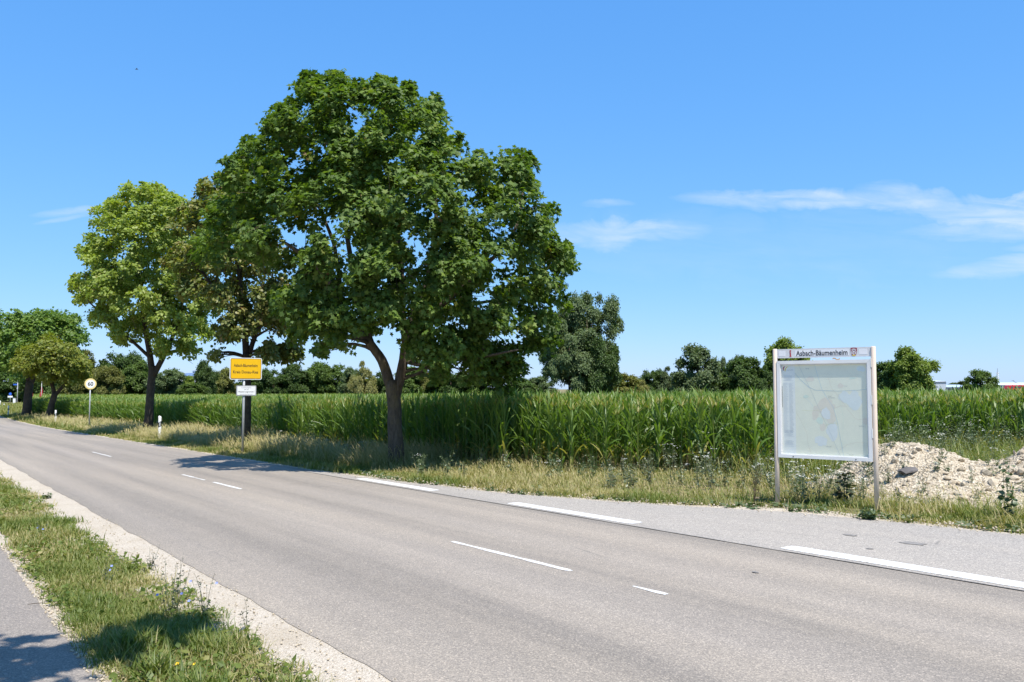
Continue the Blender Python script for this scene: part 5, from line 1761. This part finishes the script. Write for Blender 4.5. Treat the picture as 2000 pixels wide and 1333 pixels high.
ROCKS = [rock(500 + k) for k in range(8)]
rm_ = [mk('stone_%d' % k, r_[0], r_[1], M['stone'], tint=np.full(len(r_[0]), [0, 0.1, 0.2, 0.0, 0.5, 0.0, 0.9, 0.15][k])) for k, r_ in enumerate(ROCKS)]
rs = np.random.default_rng(31)
cand = np.stack([rs.uniform(4.9, 12.5, 7000), rs.uniform(12.4, 17.6, 7000)], 1)
mz = mound(cand[:, 0], cand[:, 1])
cand, mz = cand[mz > 0.04], mz[mz > 0.04]
# the stones that show largest are parts, the small grit is one part
size = 0.011 + 0.045 * rs.random(len(cand)) ** 6
big_ = np.argsort(-size + 0.002 * cand[:, 1])[:300]
for j, k in enumerate(big_):
    x_, y_ = cand[k]
    o = ob('stone', rm_[j % 8], heap, loc=Vector((x_, y_, float(G(x_, y_)) + mz[k] + size[k] * 0.15)) - hc, rot=(rs.normal() * 0.5, rs.normal() * 0.5, rs.random() * 6.28))
    s_ = size[k] * (1.25 if j > 18 else 1.9)
    o.scale = (s_ * (0.9 + 0.5 * rs.random()), s_, s_)
sm = np.setdiff1d(np.arange(len(cand)), big_)
Pp = []
for v_ in range(8):
    q = sm[v_::8]
    n = len(q)
    a = rs.random(n) * 6.28
    fw = np.stack([np.cos(a), np.sin(a), rs.normal(size=n) * 0.3], 1)
    nr = unit(rs.normal(size=(n, 3)) * 0.4 + np.array([0, 0, 1]))
    P3 = np.stack([cand[q, 0], cand[q, 1], G(cand[q, 0], cand[q, 1]) + mz[q] + 0.004], 1) - np.array(hc)
    Pp.append(scatter(ROCKS[v_][0], ROCKS[v_][1], P3, frames(nr, fw), size[q] * 0.85, np.clip(rs.normal(size=n) * 0.3, 0, 0.9)))
gr = ob('grit', mesh_of('grit', Pp, M['stone']), heap)
gr['kind'] = 'stuff'
x_, z_ = 8.05, 17.2
cxr, czr = (1775 - 1000) / F_PX, -(925 - 666.5) / F_PX
dyr, dzr = math.cos(PIT) - math.sin(PIT) * czr, math.sin(PIT) + math.cos(PIT) * czr
for tq in np.arange(12.5, 18, 0.02):
    sx, sy = cxr * tq, dyr * tq
    if CAM_H + dzr * tq < float(G(sx, sy)) + float(mound(np.array(sx), np.array(sy))):
        break
sl = thing('stone_slab', 'flat dark grey stone slab lying on the rubble heap', 'stone', (sx, sy, float(G(sx, sy)) + float(mound(np.array(sx), np.array(sy))) + 0.03), 0.3)
V, Fz = rock(777)
ob('slab', mk('slab', V * np.array([0.24, 0.15, 0.10]), Fz, M['dark_slab'], tint=np.zeros(len(V))), sl, rot=(0.25, -0.18, 0))
# sprigs of weed growing out of the rubble
parts = []
rs = np.random.default_rng(58)
for k in range(60):
    x_, y_ = rs.uniform(5.2, 9.5), rs.uniform(12.9, 16.0)
    m_ = float(mound(np.array(x_), np.array(y_)))
    parts += shift(weed_parts(rs, 0.14 + 0.2 * rs.random(), 0.12, 4, (10, 0.04), 0.5 + 0.12 * rs.random(), 0.15, 0.003), x_, y_, float(G(x_, y_)) + max(m_, 0))
s, d = band(9000, 2.5, 9.5, lambda q: lay_edge(q) + 0.1, lambda q: lay_edge(q) + 2.3)
x, y = XY(s, d)
m_ = np.maximum(mound(x, y), 0)
k = rng.random(len(x)) < np.clip(1 - m_ * 3.0, 0.03, 1)
x, y, m_ = x[k], y[k], m_[k]
ss_, dd_ = SD(x, y)
tuft = patchy(ss_, dd_, 1.7, 131, 0.35, 0.7)
k = (rng.random(len(x)) < 0.25 + 0.75 * tuft) & ~((ss_ > 6.4) & (ss_ < 9.4) & (dd_ < 11.75) & (rng.random(len(x)) < 0.8))
x, y, m_, tuft, ss_, dd_ = x[k], y[k], m_[k], tuft[k], ss_[k], dd_[k]
hg = [blades(x, y, (0.05 + 0.28 * rng.random(len(x)) ** 1.5) * (0.35 + 1.1 * tuft), 0.004 + 0.003 * rng.random(len(x)), np.clip(0.34 + 0.42 * patchy(ss_, dd_, 1.2, 133, 0.35, 0.62) + rng.normal(size=len(x)) * 0.15, 0, 1), 0.75, z=G(x, y) + m_)]
s, d = band(26000, 1, 16, 14.5, 29)
x, y = XY(s, d)
k = ~inside(x, y, poly) & (mound(x, y) < 0.05)
x, y = x[k], y[k]
hg.append(blades(x, y, 0.3 + 0.45 * rng.random(len(x)), 0.007 + 0.006 * rng.random(len(x)), np.clip(0.40 + rng.normal(size=len(x)) * 0.14, 0, 0.9), 0.4))
V, Fs, T = merge(hg)
ob('heap_grass', mk('heap_grass', V, Fs, M['grass'], tint=T), label='half dry grass around the foot and back of the rubble heap', category='grass', kind='stuff')
V, Fs, T = merge(parts)
ob('rubble_weeds', mk('rubble_weeds', V, Fs, M['weed'], tint=T), label='small green weeds sprouting from the rubble stones', category='weeds', kind='stuff')
# loose chips on shoulder and path edge
parts = []
for (n, s0, s1, dl, dh, sz_) in ((1100, 3.6, 14, 1.85, 2.5, 0.008), (1500, 3.8, 12, 0.99, 1.16, 0.010), (900, 2, 18, 8.3, 11.6, 0.014)):
    s, d = band(n, s0, s1, dl, dh, 1.3)
    if dl > 8:
        d = lay_edge(s) + rng.normal(size=n) * 0.2 + 0.1
    x, y = XY(s, d)
    nr = unit(rng.normal(size=(n, 3)) * 0.5 + np.array([0, 0, 1]))
    parts.append(scatter(ROCKS[2][0], ROCKS[2][1], np.stack([x, y, gs(s) + 0.030 * (dl > 8) + 0.014], 1), frames(nr, rng.normal(size=(n, 3))), sz_ * (0.4 + 1.0 * rng.random(n) ** 2), np.clip(rng.normal(size=n) * 0.3, 0, 1)))
ob('loose_chippings', mesh_of('loose_chippings', parts, M['stone']), label='loose pale chippings along the edges of path and road', category='gravel', kind='stuff')
tw = thing('fallen_twig', 'thin dark twig lying across the path edge', 'twig', at(68, 1186))
ob('twig', mesh_of('twig', [tube([(-0.06, 0, 0.022), (-0.01, 0.01, 0.026), (0.04, 0.02, 0.03), (0.08, 0.035, 0.022)], [0.003, 0.003, 0.0025, 0.002], 5)], M['twig']), tw)

# ------------------------------------------------------------------ far left street furniture
Yb = 118.0
for k, (px, w_, lab) in enumerate(((62.5, 1.1, 'red banner flag on a white pole behind the left trees, left of the two'), (67.5, 0.5, 'red banner flag on a white pole behind the left trees, right of the two'))):
    x_, zt_ = xz_at(px + 2.5, 722 if k == 0 else 745, Yb)
    zg = float(G(x_, Yb))
    r_ = thing('banner_flag', lab, 'flag', (x_, Yb + k * 1.5, zg), 0, 'red banners')
    ob('pole', mesh_of('pole', [tube([(0, 0, -0.2), (0, 0, zt_ - zg)], [0.04, 0.03], 10)], M['galv'], True), r_)
    q = np.linspace(0, 1, 10)
    c = np.array([0.08 + 0.06 * np.sin(q * 9), 0.1 * np.sin(q * 7 + k), (zt_ - zg) - 0.9 - q * 3.2]).T
    Vv = np.concatenate([c, c - np.array([w_, 0, 0]) * (0.65 + 0.35 * q)[:, None] + np.array([0, 0.15, 0.1])])
    i = np.arange(9)
    cl = mk('cloth', Vv, [np.stack([i, i + 1, i + 11, i + 10], 1)], M['banner_red'] if 'banner_red' in M else M.setdefault('banner_red', plain('banner_red', (0.36, 0.02, 0.025), 0.8, var=0.3, scale=1.5)))
    f_ = ob('cloth', cl, r_)
    f_.modifiers.new('hem', 'SOLIDIFY').thickness = 0.01
    ob('white_print', mk('white_print', np.array([(-0.2, -0.14, (zt_ - zg) - 3.4), (-0.38, -0.14, (zt_ - zg) - 3.3), (-0.38, -0.14, (zt_ - zg) - 3.6), (-0.22, -0.14, (zt_ - zg) - 3.7)]), [np.array([(0, 1, 2, 3)])], M['sign_white']), f_)
M['blue'] = plain('sign_blue', (0.03, 0.12, 0.55), 0.5)
Yl = 160.0
x_, zt_ = xz_at(35.2, 735, Yl); zg = float(G(x_, Yl))
r_ = thing('lamp_post', 'slim grey post with small blue street name plate at far left', 'post', (x_, Yl, zg))
ob('pole', mesh_of('pole', [tube([(0, 0, -0.2), (0, 0, zt_ - zg)], [0.09, 0.06], 10)], M['galv'], True), r_)
ob('name_plate', mesh_of('name_plate', [box(-0.82, -0.08, -0.03, 0.0, 2.6 + 0.95, 3.78)], M['blue']), r_)
ob('sticker', mesh_of('sticker', [box(-0.09, 0.09, -0.12, -0.095, 2.9, 3.05)], M['sign_white']), r_)
x_, zt_ = xz_at(20.5, 767, Yl); zg = float(G(x_, Yl))
r_ = thing('cycle_path_sign', 'round blue sign above a white plate at far left', 'road sign', (x_, Yl, zg))
ob('pole', mesh_of('pole', [tube([(0, 0, -0.2), (0, 0, zt_ - zg - 0.1)], [0.04, 0.04], 8)], M['galv'], True), r_)
zz = zt_ - zg
a = np.arange(24) / 24 * 6.283
ob('blue_disc', mesh_of('blue_disc', [prism([(0.27 * math.cos(v), zz - 0.27 + 0.27 * math.sin(v)) for v in a], -0.07, -0.045)], M['blue']), r_)
ob('white_plate', mesh_of('white_plate', [box(-0.46, 0.46, -0.07, -0.045, zz - 0.95, zz - 0.64)], M['sign_white']), r_)
x_, zt_ = xz_at(28.5, 778, Yl); zg = float(G(x_, Yl))
r_ = thing('utility_cabinet', 'small white utility cabinet beside the blue sign', 'cabinet', (x_, Yl, zg))
ob('housing', mesh_of('housing', [prism(rrect(-0.20, 0.20, 0, zt_ - zg - 0.06, 0.02, 2), -0.15, 0.15)], M['sign_white']), r_)
ob('lid', mesh_of('lid', [box(-0.23, 0.23, -0.18, 0.18, zt_ - zg - 0.058, zt_ - zg)], M['panel']), r_)
ob('red_side', mesh_of('red_side', [box(-0.22, -0.204, -0.1, 0.1, 0.2, zt_ - zg - 0.2)], M['banner_red']), r_)
for k, px in enumerate((0.5, 8.0)):
    x_, zt_ = xz_at(px, 783 if k == 0 else 789, 140.0); zg = float(G(x_, 140.0))
    r_ = thing('bollard', ['white bollard at the very left edge', 'short white bollard next to the far delineator post'][k], 'bollard', (x_, 140.0, zg))
    ob('body', mesh_of('body', [tube([(0, 0, -0.1), (0, 0, zt_ - zg - 0.05), (0, 0, zt_ - zg)], [0.08, 0.08, 0.05], 10)], M['plastic_white'], True), r_)
    ob('cap', mesh_of('cap', [tube([(0, 0, zt_ - zg + 0.001), (0, 0, zt_ - zg + 0.05)], [0.06, 0.03], 10)], M['plastic_black'], True), r_)

# ------------------------------------------------------------------ far buildings, train, pylon
M['wall_grey'] = plain('cladding_grey', (0.42, 0.46, 0.52), 0.6)
M['wall_blue'] = plain('cladding_blue', (0.20, 0.25, 0.33), 0.6)
M['wall_pale'] = plain('cladding_pale', (0.55, 0.57, 0.60), 0.6)
M['wall_white'] = plain('render_white', (0.78, 0.78, 0.77), 0.7)
M['roof_white'] = plain('roof_sheet_pale', (0.66, 0.70, 0.76), 0.5)
M['roof_blue'] = plain('roof_sheet_blue', (0.40, 0.50, 0.64), 0.5)
M['roof_tile'] = plain('roof_tile_red', (0.42, 0.12, 0.06), 0.8)
M['slate_blue'] = plain('roof_slate_blue', (0.12, 0.18, 0.30), 0.6)
M['window'] = plain('far_window', (0.06, 0.07, 0.09), 0.2)
M['train_red'] = plain('train_red', (0.55, 0.03, 0.03), 0.4)
M['orange'] = plain('orange_band', (0.75, 0.28, 0.08), 0.6)


def hall(name, label, px0, px1, eave, ridge, Y, depth, wall, roof, windows=(), cat='building', doors=(), gable=False):
    x0_, ze = xz_at(px0, eave, Y); x1_, _ = xz_at(px1, eave, Y); _, zr = xz_at(px0, ridge, Y)
    zg = float(G((x0_ + x1_) / 2, Y)) - 0.3
    r_ = thing(name, label, cat, ((x0_ + x1_) / 2, Y, zg))
    hw, he, hr = (x1_ - x0_) / 2, ze - zg, zr - zg
    if gable:
        wl = [prism([(-hw, 0), (hw, 0), (hw, he), (0, hr), (-hw, he)], 0, depth)]
        rf = [prism([(-hw - 0.2, he - 0.02), (0, hr + 0.05), (0, hr + 0.3), (-hw - 0.2, he + 0.23)], -0.3, depth + 0.3), prism([(0.0, hr + 0.05), (hw + 0.2, he - 0.02), (hw + 0.2, he + 0.23), (0.0, hr + 0.3)], -0.3, depth + 0.3)]
    else:
        wl = [box(-hw, hw, 0, depth, 0, he)]
        V = np.array([(-hw - .3, -.4, he), (hw + .3, -.4, he), (hw + .3, depth / 2, hr), (-hw - .3, depth / 2, hr), (-hw - .3, depth + .4, he), (hw + .3, depth + .4, he)])
        rf = [(V, [np.array([(0, 1, 2, 3), (3, 2, 5, 4)]), np.array([(0, 3, 4), (1, 5, 2)])], None)]
    ob('wall', mesh_of('wall', wl, M[wall]), r_)
    ob('roof', mesh_of('roof', rf, M[roof]), r_)
    for (a0, a1, b0, b1) in windows:
        xa, za = xz_at(a0, b1, Y); xb, zb_ = xz_at(a1, b0, Y)
        cxx = (x0_ + x1_) / 2
        w_ = ob('window', mesh_of('window', [box(xa - cxx, xb - cxx, -0.08, -0.01, za - zg, zb_ - zg)], M['window']), r_)
    for (a0, a1, b0, b1) in doors:
        xa, za = xz_at(a0, b1, Y); xb, zb_ = xz_at(a1, b0, Y)
        cxx = (x0_ + x1_) / 2
        ob('door', mesh_of('door', [box(xa - cxx, xb - cxx, -0.1, -0.01, za - zg, zb_ - zg)], M['wall_pale']), r_)
    return r_


hall('industrial_hall', 'grey industrial hall with pale low-pitched roof at far right', 1776, 1848, 745.5, 740.5, 300, 40, 'wall_grey', 'roof_white', gable=False, doors=[(1834, 1837, 759, 764), (1839, 1842, 760, 764)])
hall('office_building', 'small white box building in front of the grey hall', 1806, 1831.5, 753.5, 752.5, 285, 8, 'wall_white', 'roof_white', windows=[(1823, 1827, 755.5, 759)])
hall('storage_shed', 'long low shed with pale blue roof between grey hall and dark bush', 1849, 1900, 756.5, 751.5, 300, 20, 'wall_pale', 'roof_blue', windows=[(1851, 1857, 759, 763), (1862, 1872, 759, 763), (1878, 1890, 759, 763)])
hall('storage_shed', 'long dark blue shed with pale roof behind the red train', 1942, 2080, 752.5, 747.5, 330, 24, 'wall_blue', 'roof_white')
hall('house', 'house with red tiled roof half hidden by trees at far left', 222, 246, 757, 750, 205, 9, 'wall_white', 'roof_tile', windows=[(229, 232, 759, 763), (236, 239, 759, 763)])
hall('warehouse', 'distant hall with blue-grey roof behind the light green bushes', 338, 377, 735, 727.5, 330, 30, 'wall_white', 'slate_blue')
r_ = hall('tower_block', 'white tower block with orange band left of the compact dark tree', 376, 386, 724, 723, 345, 8, 'wall_white', 'roof_white', windows=[(377.5, 379.5, 727, 730), (381.5, 384, 727, 730)])
xa, za = xz_at(376, 734, 345); xb, zb_ = xz_at(386, 731, 345)
ob('orange_band', mesh_of('orange_band', [box(xa - (xa + xb) / 2, xb - (xa + xb) / 2, -0.15, -0.01, za - r_.location.z, zb_ - r_.location.z)], M['orange']), r_)
# locomotive
Yt = 285.0
x_, zt_ = xz_at(1969.5, 752.5, Yt); zg = float(G(x_, Yt)) - 0.2
lo = thing('locomotive', 'red electric locomotive at the right edge behind the maize', 'locomotive', (x_, Yt, zg))
ht = zt_ - zg
Ln = 18.0
prof = [(0.25, 0.9), (0.0, 1.6), (0.05, ht - 1.15), (0.55, ht - 0.15), (0.9, ht), (Ln - 0.9, ht), (Ln - 0.55, ht - 0.15), (Ln - 0.05, ht - 1.15), (Ln, 1.6), (Ln - 0.25, 0.9)]
bd = ob('body', mesh_of('body', [prism(prof, 0, 3.0)], M['train_red']), lo)
for k in range(5):
    xa = 2.0 + k * 3.0
    ob('window', mesh_of('window', [box(xa, xa + 2.4, -0.06, -0.01, ht - 0.95, ht - 0.45)], M['window']), bd)
ob('cab_window', mesh_of('cab_window', [box(0.85, 1.5, -0.06, -0.01, ht - 1.15, ht - 0.45)], M['window']), bd)
ob('underframe', mesh_of('underframe', [box(0.4, Ln - 0.4, 0.3, 2.7, 0.1, 0.89)], M['black']), lo)
pan = []
for a_, b_ in (((2.2, 0.0), (3.4, 0.9)), ((3.4, 0.9), (2.4, 1.5)), ((2.0, 1.5), (2.9, 1.5)), ((4.8, 0.0), (3.5, 0.85))):
    pan.append(tube([(a_[0], 1.5, ht + a_[1]), (b_[0], 1.5, ht + b_[1])], [0.05, 0.05], 6))
ob('pantograph', mesh_of('pantograph', pan, M['plastic_black']), lo)
# lattice pylon
Yp = 420.0
x_, zt_ = xz_at(1948, 719.5, Yp); zg = float(G(x_, Yp))
py_ = thing('lattice_pylon', 'thin grey lattice pylon left of the red locomotive', 'pylon', (x_, Yp, zg), 0.4)
Hp = zt_ - zg
P = []
for sx_, sy_ in ((1, 1), (1, -1), (-1, 1), (-1, -1)):
    P.append(tube([(sx_ * 0.75, sy_ * 0.75, 0), (sx_ * 0.35, sy_ * 0.35, Hp * 0.7), (0.02 * sx_, 0.02 * sy_, Hp)], [0.06, 0.05, 0.04], 4))
nb = 12
for k in range(nb):
    za, zb_ = Hp * 0.85 * k / nb, Hp * 0.85 * (k + 1) / nb
    ra, rb = 0.75 - 0.5 * za / Hp, 0.75 - 0.5 * zb_ / Hp
    for (ax, ay, bx_, by_) in ((-1, -1, 1, -1), (1, -1, 1, 1), (1, 1, -1, 1), (-1, 1, -1, -1)):
        P.append(tube([(ax * ra, ay * ra, za), (bx_ * rb, by_ * rb, zb_)], [0.035, 0.035], 3))
ob('lattice_tower', mesh_of('lattice_tower', P, M['galv']), py_)
for zf, wl in ((0.62, 1.7), (0.80, 1.4)):
    ob('cross_arm', mesh_of('cross_arm', [tube([(-wl, 0, Hp * zf), (0, 0, Hp * zf + 0.25), (wl, 0, Hp * zf)], [0.05, 0.07, 0.05], 4), tube([(-wl, 0, Hp * zf), (wl, 0, Hp * zf)], [0.04, 0.04], 4)], M['galv']), py_)

# small bird high over the road
x_, z_ = xz_at(267, 136, 60.0)
bd_ = thing('bird', 'tiny dark bird in the sky above the yellow-green maple', 'bird', (x_, 60.0, z_), 0.7)
V, f_, _ = tube([(-0.10, 0, 0), (-0.05, 0, 0.005), (0.02, 0, 0.008), (0.08, 0, 0.0), (0.12, 0, -0.004)], [0.006, 0.022, 0.026, 0.014, 0.004], 8)
ob('body', mk('body', V, f_, M['dark_slab'], smooth=True), bd_)
for sg in (-1, 1):
    Vw = np.array([(0.04, sg * 0.015, 0.01), (-0.04, sg * 0.015, 0.01), (-0.05, sg * 0.11, 0.05), (-0.07, sg * 0.2, 0.035), (0.0, sg * 0.12, 0.055)])
    Vw = np.concatenate([Vw, Vw - np.array([0, 0, 0.004])])
    ob('wing', mk('wing', Vw, [np.array([(0, 1, 2, 3, 4), (9, 8, 7, 6, 5)])], M['dark_slab']), bd_)
